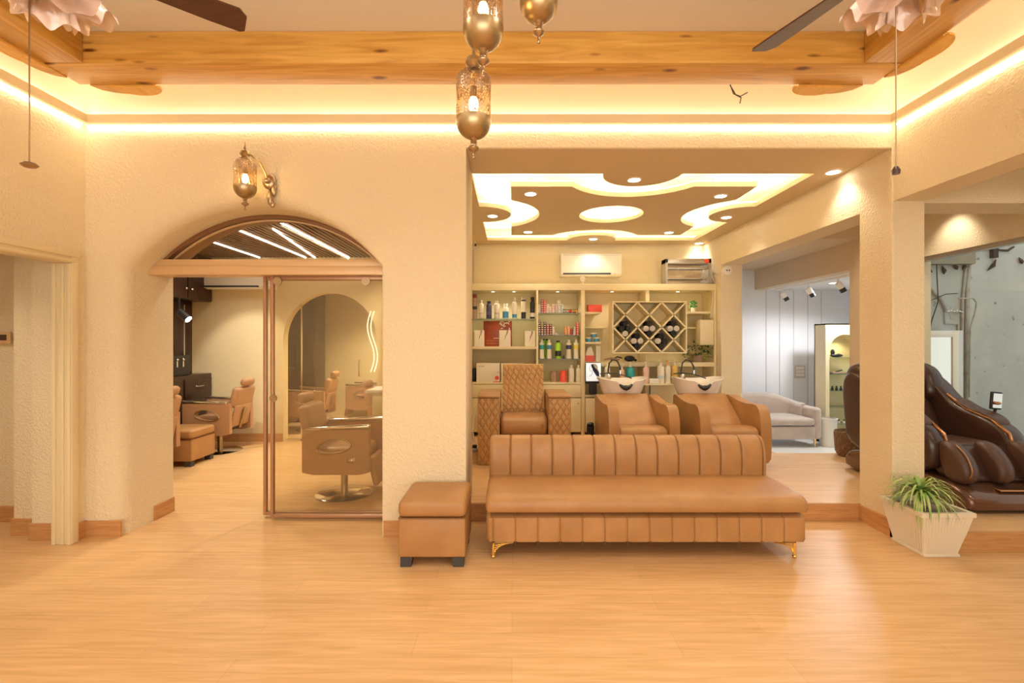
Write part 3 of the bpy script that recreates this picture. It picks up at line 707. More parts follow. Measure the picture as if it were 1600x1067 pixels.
# ottomans
def ottoman(label, loc, W=.445, D=.47, H=.44, foot='block'):
    c = root('ottoman', label, 'ottoman', loc)
    zf = .065
    MB().box(0, W, .006, D, zf, .325, r=.012, seg=3).build('body', 'leather', c)
    def lid():
        s = MB(); s.box(-.004, W+.004, 0, D+.004, .327, H, r=.035, seg=5); return s
    lid().build('lid', 'leather', c)
    for x in (.012, W-.092):
        for y in (.012, D-.09):
            MB().prism([(x, zf), (x+.08, zf), (x+.07 if x < W/2 else x+.08, 0), (x if x < W/2 else x+.01, 0)], 'y', y, y+.07).build('foot', 'rubber', c)
    s = MB(); s.box(-.001, W+.001, .003, D, .322, .327); s.build('seam', 'leather_dark', c)
    return c
ot = ottoman('tan leather storage ottoman at the end of the long sofa', (-.755, 3.18, 0))
dup(ot, (-4.27, 5.72, 0), None, 'tan leather ottoman in the salon beside the dresser')
# ================================================================== SOFA
def channel_surface(prof, x0, x1, seams, depth, width, cap=True, taper=None):
    """closed profile (y,z) swept along x, pinched inward at every seam"""
    xs = set([x0, x1]); n = int((x1-x0)/.02)
    for k in range(n+1): xs.add(x0+(x1-x0)*k/n)
    for sx in seams:
        for d in (-width, -width*.5, -width*.2, 0, width*.2, width*.5, width): xs.add(min(x1, max(x0, sx+d)))
    xs = sorted(xs); cy = sum(p[0] for p in prof)/len(prof); cz = sum(p[1] for p in prof)/len(prof)
    rows = []
    for x in xs:
        q = 0
        for sx in seams:
            t_ = abs(x-sx)/width
            if t_ < 1: q = max(q, (1-t_)**2)
        e = min(x-x0, x1-x); rr = .02
        if e < rr: q = max(q, (1-math.sqrt(max(0, 1-((rr-e)/rr)**2)))*rr/depth)
        row = []
        n_ = len(prof)
        for i, (y, z) in enumerate(prof):
            a = prof[i-1]; b_ = prof[(i+1) % n_]; ty, tz = b_[0]-a[0], b_[1]-a[1]; L = math.hypot(ty, tz) or 1
            ny, nz = tz/L, -ty/L
            if ny*(y-cy)+nz*(z-cz) < 0: ny, nz = -ny, -nz
            row.append((x, y-ny*depth*q, z-nz*depth*q))
        rows.append(row)
    return MB().grid(rows, closed_u=True, cap0=cap, cap1=cap)
c = root('sofa', 'long tan leather sofa with channel stitched back and gold legs', 'sofa', (0, 0, 0))
def smooth_prof(pts, it=2):
    for _ in range(it):
        q = []
        for i in range(len(pts)):
            a, b_ = pts[i], pts[(i+1) % len(pts)]
            q += [(a[0]*.75+b_[0]*.25, a[1]*.75+b_[1]*.25), (a[0]*.25+b_[0]*.75, a[1]*.25+b_[1]*.75)]
        pts = q
    return pts
bp = smooth_prof([(3.80, .30), (3.80, .44), (3.79, .55), (3.80, .66), (3.85, .735), (3.93, .745), (3.985, .70), (4.00, .60), (3.98, .45), (3.96, .30)])
SX0, SX1 = -.18, 2.02
seams = [SX0+(SX1-SX0)*k/13.2 for k in range(1, 14)]
channel_surface(bp, SX0, SX1, seams, .010, .018).build('backrest', 'leather', c, sharp=50)
s = MB()
for sx in seams:
    s = MB(); s.tube([(sx, y+(.007 if z < .70 else .003), z-(.008 if z > .70 else 0)) for y, z in ((3.792, .45), (3.785, .55), (3.79, .64), (3.815, .70), (3.86, .738), (3.93, .742))], .0020, 5); s.build('seam', 'leather_dark', c)
# seat cushion with softly domed top
def cushion(x0, x1, y0, y1, z0, z1, r=.04, dome=.02):
    rows = []; nx, ny = 60, 14
    t = bmesh.new()
    s = MB(); s.box(x0, x1, y0, y1, z0, z1, r=r, seg=5)
    return s
sp = smooth_prof([(3.27, .325), (3.255, .36), (3.265, .415), (3.33, .445), (3.5, .452), (3.70, .45), (3.86, .44), (3.86, .325)], 2)
channel_surface(sp, SX0+.0, SX1, [], .02, .03).build('seat', 'leather', c, sharp=50)
bp2 = smooth_prof([(3.285, .105), (3.28, .2), (3.285, .322), (3.5, .322), (3.93, .322), (3.95, .2), (3.93, .105), (3.5, .105)], 1)
seams2 = [SX0+.05+(SX1-SX0-.05)*k/14.0 for k in range(0, 14)]
channel_surface(bp2, SX0+.005, SX1-.005, seams2, .009, .02).build('base', 'leather', c, sharp=50)
s = MB()
for sx in seams2: MB().tube([(sx, 3.291, .11), (sx, 3.288, .2), (sx, 3.291, .315)], .0016, 5).build('base_seam', 'leather_dark', c)
for (x, y, sg) in ((-.13, 3.33, 1), (1.96, 3.33, -1), (-.13, 3.88, 1), (1.96, 3.88, -1)):
    s = MB(); s.cyl((x, y, 0), .012, .108, seg=10); s.ball((x, y, .012), .016, .016, .012)
    for k in range(5): s.tube([(x, y, .012+k*.018), (x+sg*(.04+.022*k), y, .103)], .0035, 6)
    s.tube([(x, y, .104), (x+sg*.14, y, .104)], .004, 6)
    s.build('leg', 'gold', c)
# ================================================================== PLANTER
c = root('planter', 'tapered cream ribbed planter standing in front of the column', 'planter', (0, 0, 0))
def frame_pts(x0, x1, y0, y1): return [(x0, y0), (x1, y0), (x1, y1), (x0, y1)]
def pot():
    rows = []; lv = [(0.02, 2.875, 3.105, 3.345, 3.62), (.10, 2.858, 3.122, 3.328, 3.635), (.2, 2.835, 3.145, 3.305, 3.645), (.295, 2.812, 3.163, 3.287, 3.655)]
    n = 15
    for z, x0, x1, y0, y1 in lv:
        row = []
        for (ax_, ay, bx_, by_, nx, ny) in ((x0, y0, x1, y0, 0, -1), (x1, y0, x1, y1, 1, 0), (x1, y1, x0, y1, 0, 1), (x0, y1, x0, y0, -1, 0)):
            for k in range(n*2):
                t_ = k/(n*2); d = .007 if k % 2 else -.002
                if k == 0: d = 0
                row.append((ax_+(bx_-ax_)*t_+nx*d, ay+(by_-ay)*t_+ny*d, z))
        rows.append(row)
    return MB().grid(rows, closed_u=True, cap0=True)
pot().build('pot', 'pot_stone', c, flat=True)
s = MB(); s.ring(frame_pts(2.80, 3.172, 3.277, 3.665), frame_pts(2.83, 3.145, 3.305, 3.64), 'z', .295, .325); s.build('rim', 'pot_stone', c)
MB().box(2.865, 3.115, 3.335, 3.63, 0, .022, r=.004).build('foot', 'pot_stone', c)
MB().box(2.835, 3.14, 3.31, 3.635, .26, .288).build('soil', 'soil', c)
c = root('spider_plant', 'spiky green grassy plant with striped arching leaves in the planter', 'plant', (2.93, 3.44, .29))
MB().tube([(0, 0, -.02), (.0, .01, .08), (.01, 0, .14)], [.018, .016, .012]).build('stem', 'wicker', c)
s = MB(); rnd = random.Random(3)
for k in range(125):
    a = rnd.uniform(0, 2*PI); L = rnd.uniform(.20, .34); lift = rnd.uniform(.15, 1.25); z0 = rnd.uniform(.08, .15); wd = rnd.uniform(.006, .010)
    pts = []; x = z = 0; ang = lift
    for i in range(8):
        pts.append((x, z)); x += L/7*math.cos(ang); z += L/7*math.sin(ang); ang -= rnd.uniform(.22, .42)
    r1, r2 = [], []
    ca, sa = math.cos(a), math.sin(a)
    for i, (px_, pz) in enumerate(pts):
        ww = wd*(1-(i/7)**2.2)+.0006
        X_, Y_ = px_*ca, px_*sa
        if Y_ > .20: Y_ = .20
        r1.append((X_-sa*ww, Y_+ca*ww, z0+pz)); r2.append((X_+sa*ww, Y_-ca*ww, z0+pz))
    s.grid([r1, r2])
s.open = True; s.build('foliage', 'leaf', c)
# ================================================================== ALCOVE FURNITURE
# quilted material
m = mat('quilt', (0.47, 0.255, 0.095), 0.45)
nt = m.node_tree; b = nt.nodes['Principled BSDF']; tc = nt.nodes.new('ShaderNodeTexCoord')
sep = nt.nodes.new('ShaderNodeSeparateXYZ'); nt.links.new(tc.outputs['Object'], sep.inputs[0])
def nmath(op, a, b2=None):
    n = nt.nodes.new('ShaderNodeMath'); n.operation = op
    for i, v_ in enumerate((a, b2)):
        if v_ is None: continue
        if isinstance(v_, (int, float)): n.inputs[i].default_value = v_
        else: nt.links.new(v_, n.inputs[i])
    return n.outputs[0]
hx = nmath('ADD', sep.outputs['X'], nmath('MULTIPLY', sep.outputs['Y'], 1.0)); hz = nmath('MULTIPLY', sep.outputs['Z'], .62)
u = nmath('ABSOLUTE', nmath('SINE', nmath('MULTIPLY', nmath('ADD', hx, hz), 44.0))); v = nmath('ABSOLUTE', nmath('SINE', nmath('MULTIPLY', nmath('SUBTRACT', hx, hz), 44.0)))
h = nmath('POWER', nmath('MINIMUM', u, v), .45); bpn = nt.nodes.new('ShaderNodeBump'); bpn.inputs['Strength'].default_value = 1.0; bpn.inputs['Distance'].default_value = .012
nt.links.new(h, bpn.inputs['Height']); nt.links.new(bpn.outputs[0], b.inputs['Normal'])
c = root('pedicure_chair', 'tan quilted pedicure chair with boxy arms behind the sofa', 'chair', (.135, 5.25, DK))
for sg in (-1, 1):
    x0, x1 = (-.51, -.27) if sg < 0 else (.265, .51)
    a_ = MB().box(x0, x1, 0, .78, .0, .735, r=.015, seg=3).build('armrest_box', 'quilt', c)
    MB().box(x0-.003, x1+.003, -.005, .70, .737, .765, r=.012, seg=3).build('lid', 'leather', a_)
MB().box(-.25, .25, .02, .72, .02, .30, r=.01).build('plinth', 'quilt', c)
sp2 = smooth_prof([(.10, .28), (.05, .38), (.07, .49), (.2, .52), (.55, .53), (.62, .50), (.62, .28)], 2)
channel_surface(sp2, -.255, .26, [], .02, .03).build('seat', 'leather', c, sharp=50)
s = MB(); s.prism(smooth_prof([(.44, .47), (.42, .56), (.47, .68), (.56, .85), (.60, 1.04), (.62, 1.08), (.69, 1.08), (.72, 1.0), (.68, .75), (.60, .5)], 2), 'x', -.245, .245)
s.build('backrest', 'quilt', c, sharp=50)
MB().box(-.27, .27, .38, .46, .515, .535, r=.008).build('piping', 'leather_dark', c)
s = MB(); s.cyl((.20, .03, .40), .012, .05); s.build('knob', 'gold', c)
# shampoo chairs
def arm_profile():
    return smooth_prof([(.0, 0), (-.02, .30), (-.01, .52), (.05, .655), (.16, .675), (.30, .655), (.55, .67), (.82, .72), (.86, .66), (.86, .0)], 2)
def shampoo_chair(label, loc):
    c = root('shampoo_chair', label, 'chair', loc, 0, 'wash chairs in the alcove')
    for sg in (-1, 1):
        x0 = -.375 if sg < 0 else .265
        MB().prism(arm_profile(), 'x', x0, x0+.11).build('armrest', 'leather', c, sharp=50)
    MB().box(-.26, .26, .05, .80, .03, .30, r=.01).build('base', 'leather_dark', c)
    sp3 = smooth_prof([(.04, .28), (-.01, .36), (.02, .43), (.15, .445), (.45, .40), (.50, .28)], 2)
    channel_surface(sp3, -.263, .263, [], .02, .03).build('seat', 'leather', c, sharp=50)
    s = MB(); s.prism(smooth_prof([(.38, .36), (.46, .46), (.80, .70), (.86, .72), (.92, .68), (.90, .60), (.55, .33)], 2), 'x', -.262, .262); s.build('backrest', 'leather', c, sharp=50)
    # basin: rim loop with neck notch at the front (-y)
    bs = root('x', None, None); bpy.data.objects.remove(bs)
    n = 56; rows = []
    def ringpts(sx, sy, z, oy, notch, inner=False):
        row = []
        for k in range(n):
            a = 2*PI*k/n; ca, sa = math.cos(a), math.sin(a)
            x = sx*math.copysign(abs(ca)**.75, ca); y = sy*math.copysign(abs(sa)**.75, sa)
            zz = z
            if sa < 0: zz -= notch*math.exp(-(x/.085)**4)
            zz += .035*max(0, abs(ca))**2*(z > .2)
            row.append((x, 1.07+oy+y, .60+zz))
        return row
    rows = [ringpts(.14, .15, .0, 0.03, 0), ringpts(.20, .18, .03, .02, 0), ringpts(.25, .22, .13, .0, 0), ringpts(.285, .25, .22, 0, .05), ringpts(.305, .265, .265, 0, .075),
            ringpts(.298, .258, .272, 0, .075), ringpts(.275, .235, .262, 0, .075), ringpts(.24, .20, .20, 0, .04), ringpts(.18, .16, .10, 0, 0), ringpts(.06, .06, .05, 0, 0)]
    ba = MB().grid(rows, closed_u=True, cap0=True, cap1=True).build('basin', 'ceramic', c, sharp=60)
    pts = []
    for k in range(-6, 7):
        x = .013*k; pts.append((x, .805+.02*(x/.08)**2, .785+.045*(x/.08)**2))
    MB().tube(pts, [.011+.024*(1-abs(k)/6.5) for k in range(-6, 7)], 10).build('neck_rest', 'black', ba)
    MB().lathe([(.17, 0), (.15, .3), (.12, .60)], (0, 1.10, 0), 24).build('pedestal', 'ceramic', c)
    f = MB(); f.tube([(-.13, 1.26, .80), (-.13, 1.26, .98), (-.115, 1.26, 1.07), (-.07, 1.25, 1.115), (-.02, 1.22, 1.10), (.01, 1.20, 1.03), (.015, 1.195, .98)], .010, 8)
    f.build('faucet', 'black', c)
    f = MB(); f.tube([(-.24, 1.24, .93), (-.13, 1.25, .94), (.02, 1.2, .925), (.16, 1.17, .875)], .008, 8); f.build('hose', 'black', c)
    f = MB(); f.cyl((-.13, 1.22, .84), .02, .06, seg=12); f.ball((-.13, 1.21, .91), .025); f.tube([(-.16, 1.2, .87), (-.10, 1.2, .87)], .012); f.build('mixer_tap', 'chrome', c)
    f = MB(); f.cyl((.015, 1.195, .93), .015, .05, seg=10); f.build('spray_head', 'chrome', c)
    return c
w1 = shampoo_chair('tan shampoo chair with white basin, next to the pedicure chair', (1.40, 5.08, DK))
dup(w1, (2.365, 5.08, DK), None, 'tan shampoo chair with white basin, beside the passage opening')
# ================================================================== SHELVING
SY = 6.88
c = root('shelving_unit', 'cream built-in shelving unit along the alcove back wall', 'shelving', (0, 0, 0))
zt = 2.326
s = MB(); Xa, Xb = -.618, 2.925
for (x0, x1) in ((Xa, -.596), (.349, .376), (.99, 1.046), (2.90, Xb)): s.box(x0, x1, SY, 7.345, DK, 2.24, r=.002)
s.box(Xa, Xb, SY-.005, 7.345, 2.235, zt, r=.003)
s.box(Xa, .99, SY, 7.345, .885, .913, r=.002)
s.box(-.596, .349, SY, 7.3, 1.39, 1.427, r=.002)
s.build('carcass', 'cabinet_cream', c)
MB().box(Xa+.01, Xb-.01, 7.32, 7.346, DK, 2.24).build('back_panel', 'cabinet_inner', c)
for (x0, x1, z) in ((-.596, .349, 1.83), (.376, .99, 1.913), (.376, .99, 1.592), (.376, .99, 1.252)):
    MB().box(x0, x1, SY+.03, 7.32, z-.008, z).build('glass_shelf', 'pane_shelf', c)
s = MB()
s.box(1.046, 1.27, SY+.02, 7.32, 1.895, 1.925, r=.002); s.box(1.08, 1.40, SY+.22, 7.32, 1.69, 1.72, r=.002); s.box(1.046, 1.28, SY+.02, 7.32, 1.465, 1.495, r=.002)
s.box(1.27, 2.90, SY, 7.32, 1.14, 1.20, r=.002); s.box(2.50, 2.86, SY+.02, 7.32, 1.90, 1.93, r=.002); s.box(2.48, 2.69, SY+.15, 7.32, 1.685, 1.715, r=.002)
s.box(1.92, 1.975, SY+.02, 7.32, DK, 2.24, r=.002); s.box(1.046, 1.92, SY+.02, 7.32, .70, .73, r=.002); s.box(1.975, 2.9, SY+.02, 7.32, .88, .91, r=.002)
s.build('bracket_shelves', 'cabinet_cream', c)
s_ = [(-.59, -.125, 0), (-.115, .345, 0), (.38, .985, 0)]
for (x0, x1, _) in s_:
    d_ = MB().box(x0, x1, SY-.018, SY, .70, .88, r=.004).build('drawer', 'cabinet_cream', c)
    MB().ball(((x0+x1)/2, SY-.03, .79), .014).build('knob', 'gold', d_)
    d_ = MB().box(x0, x1, SY-.018, SY, DK+.06, .69, r=.004).build('cabinet_door', 'cabinet_cream', c)
    MB().ball((x1-.04, SY-.03, .62), .012).build('knob', 'gold', d_)
for (x0, x1) in ((1.05, 1.48), (1.485, 1.915), (1.98, 2.43), (2.44, 2.895)):
    z_ = .69 if x0 < 1.9 else .87
    d_ = MB().box(x0, x1, SY-.018, SY, DK+.06, z_, r=.004).build('cabinet_door', 'cabinet_cream', c)
    MB().ball((x1-.04, SY-.03, z_-.08), .012).build('knob', 'gold', d_)
for (px, X_) in ((770, 'first'), (803, 'second'), (872, 'third'), (958, 'fourth'), (1062, 'fifth')):
    x = (px-800)/F*6.95
    downlight(x, 7.03, 2.234, 'small recessed shelf light, %s from the left under the shelving top' % X_, r=.025, power=6, m='lamp_disc_small', ang=140)
# ---- bottles and jars
def bottle(loc, r, h, m, cap, caph, label, shape='shoulder', band=None, neck=.4, name='bottle', pump=False, top_m=None, group=None):
    c = root(name, label, 'bottle' if name == 'bottle' else name.replace('_', ' '), loc, 0, group)
    bh = h-caph
    if shape == 'shoulder': pr = [(0, 0), (r*.96, 0), (r, .01*h), (r, bh*.86), (r*.88, bh*.92), (r*neck, bh*.965), (r*neck, bh), (0, bh)]
    elif shape == 'can': pr = [(0, 0), (r, 0), (r, bh*.94), (r*.9, bh), (0, bh)]
    elif shape == 'curvy': pr = [(0, 0), (r, 0), (r, .03*h), (r*.84, bh*.45), (r*.98, bh*.72), (r*.97, bh*.86), (r*.8, bh*.93), (r*.5, bh*.965), (r*.45, bh), (0, bh)]
    else: pr = [(0, 0), (r, 0), (r, bh), (0, bh)]
    MB().lathe(pr, seg=16).build('body', m, c)
    if caph > 0:
        cr = r*neck*1.15 if shape in ('shoulder', 'curvy') else r*.92
        if pump:
            s = MB(); s.cyl((0, 0, bh), r*.35, caph*.35, seg=10); s.cyl((0, 0, bh), .005, caph*.9, seg=6); s.tube([(-.004, 0, bh+caph*.92), (.01, 0, bh+caph*.97), (-.035, -.01, bh+caph*.86)], .006, 6); s.build('pump', cap, c)
        else: MB().cyl((0, 0, bh), cr, caph, seg=14).build('cap', cap, c)
    if band:
        b0, b1, bm_ = band; MB().lathe([(r*1.012, bh*b0), (r*1.012, bh*b1)], seg=16, cap=False).build('label', bm_, c)
    return c
BY = 6.99; SH = 1.831; K = 6.99/F
def BX(px): return (px-800)*K
W_ = 'c_cream'
bottle((BX(742), BY, SH), .033, .36, 'c_taupe', 'c_darkred', .06, 'tall taupe spray can with dark cap on the upper left glass shelf', 'can', (.45, .60, 'black'))
bottle((BX(752), BY, SH), .034, .27, W_, W_, .035, 'plain white bottle between the taupe can and the navy bottle', neck=.42, band=(.30, .36, 'c_greyish'))
bottle((BX(764), BY, SH), .040, .255, 'c_navy', 'black', .03, 'navy bottle with black cap beside the plain white bottle', neck=.6, band=(.25, .45, 'c_purple'))
bottle((BX(776.5), BY, SH), .038, .26, W_, W_, .025, 'white bottle with a small black mark on the upper glass shelf', neck=.55, band=(.28, .36, 'c_greyish'))
bottle((BX(790), BY, SH), .044, .22, W_, W_, .05, 'short white bottle with a wide blue label', neck=.55, band=(.05, .62, 'c_blue'))
bottle((BX(804), BY, SH), .035, .31, W_, W_, .05, 'tall white bottle with a blue band near its foot', neck=.5, band=(.05, .25, 'c_blue'))
bottle((BX(818), BY, SH), .035, .31, 'black', 'c_greyish', .035, 'black can with a white label and silver cap', 'can', (.35, .92, W_))
bottle((BX(832), BY, SH), .036, .315, 'black', 'black', .05, 'black bottle with black cap at the end of the glass shelf', neck=.6, band=(.10, .32, W_))
# promo boxes
def carton(name, loc, w_, d_, h_, m, label, side=None, deco=None, rz=0, cat='box', group=None):
    c = root(name, label, cat, loc, rz, group)
    MB().box(-w_/2, w_/2, 0, d_, 0, h_, r=.002).build('box', m, c)
    if side: MB().box(-w_/2-.002, -w_/2, .0, d_, 0, h_).build('side_panel', side, c)
    if deco: deco(c, w_, h_)
    return c
def petals(c, w_, h_):
    s = MB(); rn = random.Random(5)
    for k in range(12):
        z = h_*(1-.05*k); x = w_*(.20-.022*k)+rn.uniform(-.3, .3)*w_*(.25*(1-k/12)); rr = .013*(1-k/16)
        s.ball((x, -.001, z-.012), rr, .002, rr*.9, 8, 5)
    s.build('petal_print', 'c_taupe', c)
SB = 1.428
carton('gift_box', (BX(749), 6.96, SB), .145, .05, .235, W_, 'white box with reddish petal print beside the copper poster box', deco=petals)
carton('gift_box', (BX(789), 6.93, SB), .165, .05, .235, W_, 'white box with petal print in front of the copper poster box', deco=petals)
carton('gift_box', (BX(828), 6.96, SB), .150, .05, .225, W_, 'white box with petal print standing alone, leaning slightly', deco=petals, rz=.06)
def art(c, w_, h_):
    s = MB()
    for k in range(26):
        rn = random.Random(k); s.ball((w_*.18+rn.uniform(-.06, .10), -.002, h_*.74+rn.uniform(-.03, .09)), .010, .003, .009, 7, 4)
    s.build('blossom_print', W_, c)
    s = MB(); s.box(-w_*.15, w_*.20, -.002, 0, h_*.30, h_*.34); s.box(-w_*.4, w_*.2, -.002, 0, h_*.22, h_*.228); s.box(-w_*.4, w_*.3, -.002, 0, h_*.12, h_*.128); s.build('print_lines', 'c_peach', c)
carton('poster_box', (BX(777.5), 7.06, SB), .42, .05, .375, 'box_art', 'large copper-red poster box with white blossoms on the left shelf', deco=art)
def cherry(c, w_, h_):
    s = MB(); s.ball((w_*.38, -.001, h_*.22), .03, .003, .03, 12, 6); s.box(w_*.22, w_*.5, -.001, 0, .0, .012); s.build('flower_print', 'c_red', c)
    s = MB(); s.box(-w_*.42, -w_*.16, -.001, 0, h_*.80, h_*.86); s.ball((w_*.44, -.001, h_*.52), .014, .002, .014); s.build('dark_print', 'c_greyish', c)
carton('product_carton', (BX(763), 6.93, .914), .335, .14, .275, W_, 'white carton with red flower and red side behind the pedicure chair', side='c_red', deco=cherry)
carton('product_carton', (BX(801), 6.93, .914), .335, .14, .27, W_, 'plain white carton beside the red-sided carton on the lower shelf')
tag(MB().box(0, .05, 0, .12, 0, .20, r=.02, seg=3).build('dark_pouch', 'black', loc=(-.58, 7.0, .914)), 'black pouch squeezed beside the red-sided carton', 'pouch')
# small box stacks in the middle bay
protos = {}
def small_box(mname, lid):
    k = (mname, lid)
    if k not in protos:
        me_o = MB().box(-.0185, .0185, -.03, .03, 0, .031, r=.002).build('hair_colour_box', mname)
        fr_ = MB().box(-.0125, .0125, -.0312, -.03, .007, .023).build('front_label', lid, me_o)
        protos[k] = [me_o, fr_, False]
    p = protos[k]
    if not p[2]: p[2] = True; return p[0]
    o = p[0].copy(); COL.objects.link(o); q = p[1].copy(); COL.objects.link(q); q.parent = o; return o
ORD = ['bottom', 'second from bottom', 'third from bottom', 'fourth from bottom', 'fifth from bottom', 'sixth from bottom', 'seventh from bottom']
def stacks(z, y, lst, shelf):
    for (x, n, mn, ln, word) in lst:
        for k in range(n):
            o = small_box(mn, ln); o.location = (x+random.uniform(-.001, .001), y, z+.0315*k)
            tag(o, 'small %s box, %s, on the %s glass shelf' % (word, (ORD[k]+' of stack') if n > 1 else 'alone', shelf), 'box', 'small boxes stacked on the %s glass shelf' % shelf)
X0 = .398
stacks(1.914, 7.0, [(X0+.000, 4, 'c_cream', 'c_cream', 'plain cream'), (X0+.041, 6, 'c_darkred', 'c_pink', 'dark red'), (X0+.082, 6, 'c_red', 'c_pink', 'bright red'), (X0+.123, 4, 'c_cream', 'c_pink', 'cream and pink'),
                    (X0+.164, 3, 'c_pink', 'c_cream', 'pink'), (X0+.205, 4, 'c_peach', 'c_cream', 'peach'), (X0+.246, 4, 'c_greyish', 'c_pink', 'grey and pink'), (X0+.290, 6, 'c_cream', 'c_greyish', 'white and grey'), (X0+.333, 4, 'c_palecyan', 'c_cream', 'pale blue')], 'top middle')
stacks(1.593, 7.0, [(X0+.000, 7, 'black', 'c_cream', 'black and cream'), (X0+.041, 4, 'c_darkred', 'c_cream', 'maroon and cream'), (X0+.082, 6, 'black', 'c_pink', 'black and pink'), (X0+.123, 5, 'c_maroon', 'c_pink', 'maroon and pink'),
                    (X0+.164, 5, 'black', 'c_peach', 'black and peach'), (X0+.205, 4, 'c_pink', 'c_cream', 'pink and cream'), (X0+.246, 1, 'c_cream', 'c_greyish', 'cream and grey'),
                    (X0+.385, 4, 'c_orange', 'c_peach', 'orange'), (X0+.428, 4, 'c_peach', 'c_orange', 'peach and orange'), (X0+.469, 3, 'black', 'c_red', 'black and red'), (X0+.510, 4, 'c_greyish', 'c_cream', 'grey and cream'), (X0+.555, 6, 'c_red', 'c_peach', 'red and peach')], 'second middle')
for k, (m_, w_) in enumerate((('c_greyish', 'grey'), ('c_peach', 'peach'), ('c_red', 'red'), ('c_amber', 'amber'), ('c_orange', 'orange'))):
    c = root('small_jar', 'small black-lidded jar with %s label on the top middle glass shelf' % w_, 'jar', (X0+.36+.044*k, 6.945, 1.914), 0, 'row of small jars on the top middle glass shelf')
    MB().cyl((0, 0, 0), .019, .05, seg=14).build('body', 'black', c); MB().lathe([(.0195, .01), (.0195, .04)], seg=14, cap=False).build('label', m_, c)
Z3 = 1.253
for px, m_, w_ in ((846.5, 'c_teal', 'teal'), (858, 'c_blue', 'blue')):
    bottle((BX(px), 6.98, Z3), .037, .275, W_, W_, .03, 'white shampoo bottle with %s label on the lowest glass shelf' % w_, 'curvy', (.55, .80, m_))
bottle((BX(872), 6.98, Z3), .044, .26, 'c_green', 'black', .025, 'lime green bottle with black label on the lowest glass shelf', neck=.5, band=(.15, .48, 'black'))
bottle((BX(888.5), 6.98, Z3), .040, .275, W_, W_, .03, 'white shampoo bottle with navy label on the lowest glass shelf', 'curvy', (.55, .80, 'c_navy'))
bottle((BX(900), 6.98, Z3), .040, .275, W_, W_, .03, 'white shampoo bottle with yellow label at the shelf end', 'curvy', (.55, .80, 'c_yellow'))
for px, w_ in ((850, 'first'), (855, 'second')): bottle((BX(px+.5), 7.12, Z3), .022, .285, 'c_green', 'black', .02, '%s dark green bottle peeking out behind the white bottles' % w_, neck=.7)
bottle((BX(880), 6.95, Z3), .010, .05, 'black', 'black', .01, 'tiny black bottle beside the lime green bottle', neck=.6)
bottle((BX(865), 6.97, .914), .047, .155, 'c_taupe', 'c_taupe', .015, 'brown canister beside the red canister on the lower shelf', 'can', name='canister')
bottle((BX(880), 6.97, .914), .053, .165, 'c_scarlet', 'c_red', .012, 'bright red canister on the lower middle shelf', 'can', name='canister')
bottle((BX(892.5), 6.97, .914), .040, .245, W_, W_, .03, 'plain cream bottle beside the red canister', neck=.4)
bottle((BX(903.5), 6.97, .914), .038, .245, W_, W_, .03, 'plain cream bottle at the end of the lower middle shelf', neck=.4)
# right bay
carton('red_box', (BX(929), 6.95, 1.926), .20, .12, .105, 'c_scarlet', 'flat red box on the small upper shelf beside the wine-rack lattice')
for (px, z, w_) in ((919.5, 1.496, 'lower left'), (931.5, 1.496, 'lower right'), (927, 1.562, 'upper')):
    c = root('cream_jar', 'blue-labelled white cream jar, %s of three on the small shelf' % w_, 'jar', (BX(px), 6.96, z), 0, 'three cream jars')
    MB().cyl((0, 0, 0), .045, .045, seg=18).build('body', 'c_blue', c); MB().cyl((0, 0, .045), .046, .018, seg=18).build('lid', W_, c)
s = root('product_bag', 'red and white pouch below the cream jars', 'bag', (BX(922), 7.0, 1.206))
MB().prism([(-.07, 0), (.07, 0), (.055, .12), (.02, .22), (-.03, .2), (-.06, .12)], 'y', 0, .05).build('bag', W_, s); MB().box(-.068, .066, -.003, 0, .0, .09).build('print', 'c_scarlet', s)
tag(MB().box(-.035, .035, 0, .05, 0, .23, r=.006).build('slim_carton', 'c_cream', loc=(BX(935), 7.0, 1.206)), 'slim white carton beside the red and white pouch', 'box')
tag(MB().box(1.046, 1.27, SY+.06, 7.3, 1.18, 1.205).build('wall_ledge', 'cabinet_cream'), 'short cream ledge above the tablet screen', 'shelf')
# tablet
c = root('display_screen', 'upright screen showing a line drawing of a woman with wavy hair', 'screen', (1.16, 6.84, .90))
MB().box(-.115, .115, 0, .03, 0, .30, r=.006).build('bezel', 'black', c)
MB().box(-.106, .106, -.003, 0, .035, .294).build('screen', 'screen_light', c)
MB().prism([(-.035, .262), (-.01, .284), (.03, .282), (.058, .255), (.062, .21), (.082, .165), (.084, .11), (.06, .065), (.045, .06), (.05, .10), (.035, .13), (.02, .165), (.005, .17), (.004, .205), (-.012, .235), (-.03, .245)], 'y', -.0042, -.003).build('hair_shading', 'c_greyish', c)
s = MB(); rn = random.Random(2)
for k in range(26):
    f_ = k/25; pts = []
    for i in range(12):
        q = i/11; pts.append((-.035+.04*f_+(.02+.06*f_)*math.sin(q*PI*.6)+.006*math.sin(q*9+f_*4), -.005, .285-.01*abs(f_-.4)*2-q*(.08+.12*f_)-(.02*f_)))
    s.tube(pts, .0028, 4)
s.build('hair_drawing', 'c_navy', c)
s = MB(); s.tube([(-.01, -.005, .27), (-.045, -.005, .255), (-.052, -.005, .23), (-.062, -.005, .212), (-.05, -.005, .205), (-.052, -.005, .19), (-.04, -.005, .176), (-.02, -.005, .182), (-.012, -.005, .15), (-.03, -.005, .12), (-.06, -.005, .10)], .003, 4)
s.tube([(-.085, -.005, .15), (-.088, -.005, .10), (-.07, -.005, .06)], .0015, 4); s.build('face_drawing', 'c_purple', c)
MB().box(-.05, .05, .0, .10, -.15, .0).build('stand', 'black', c)
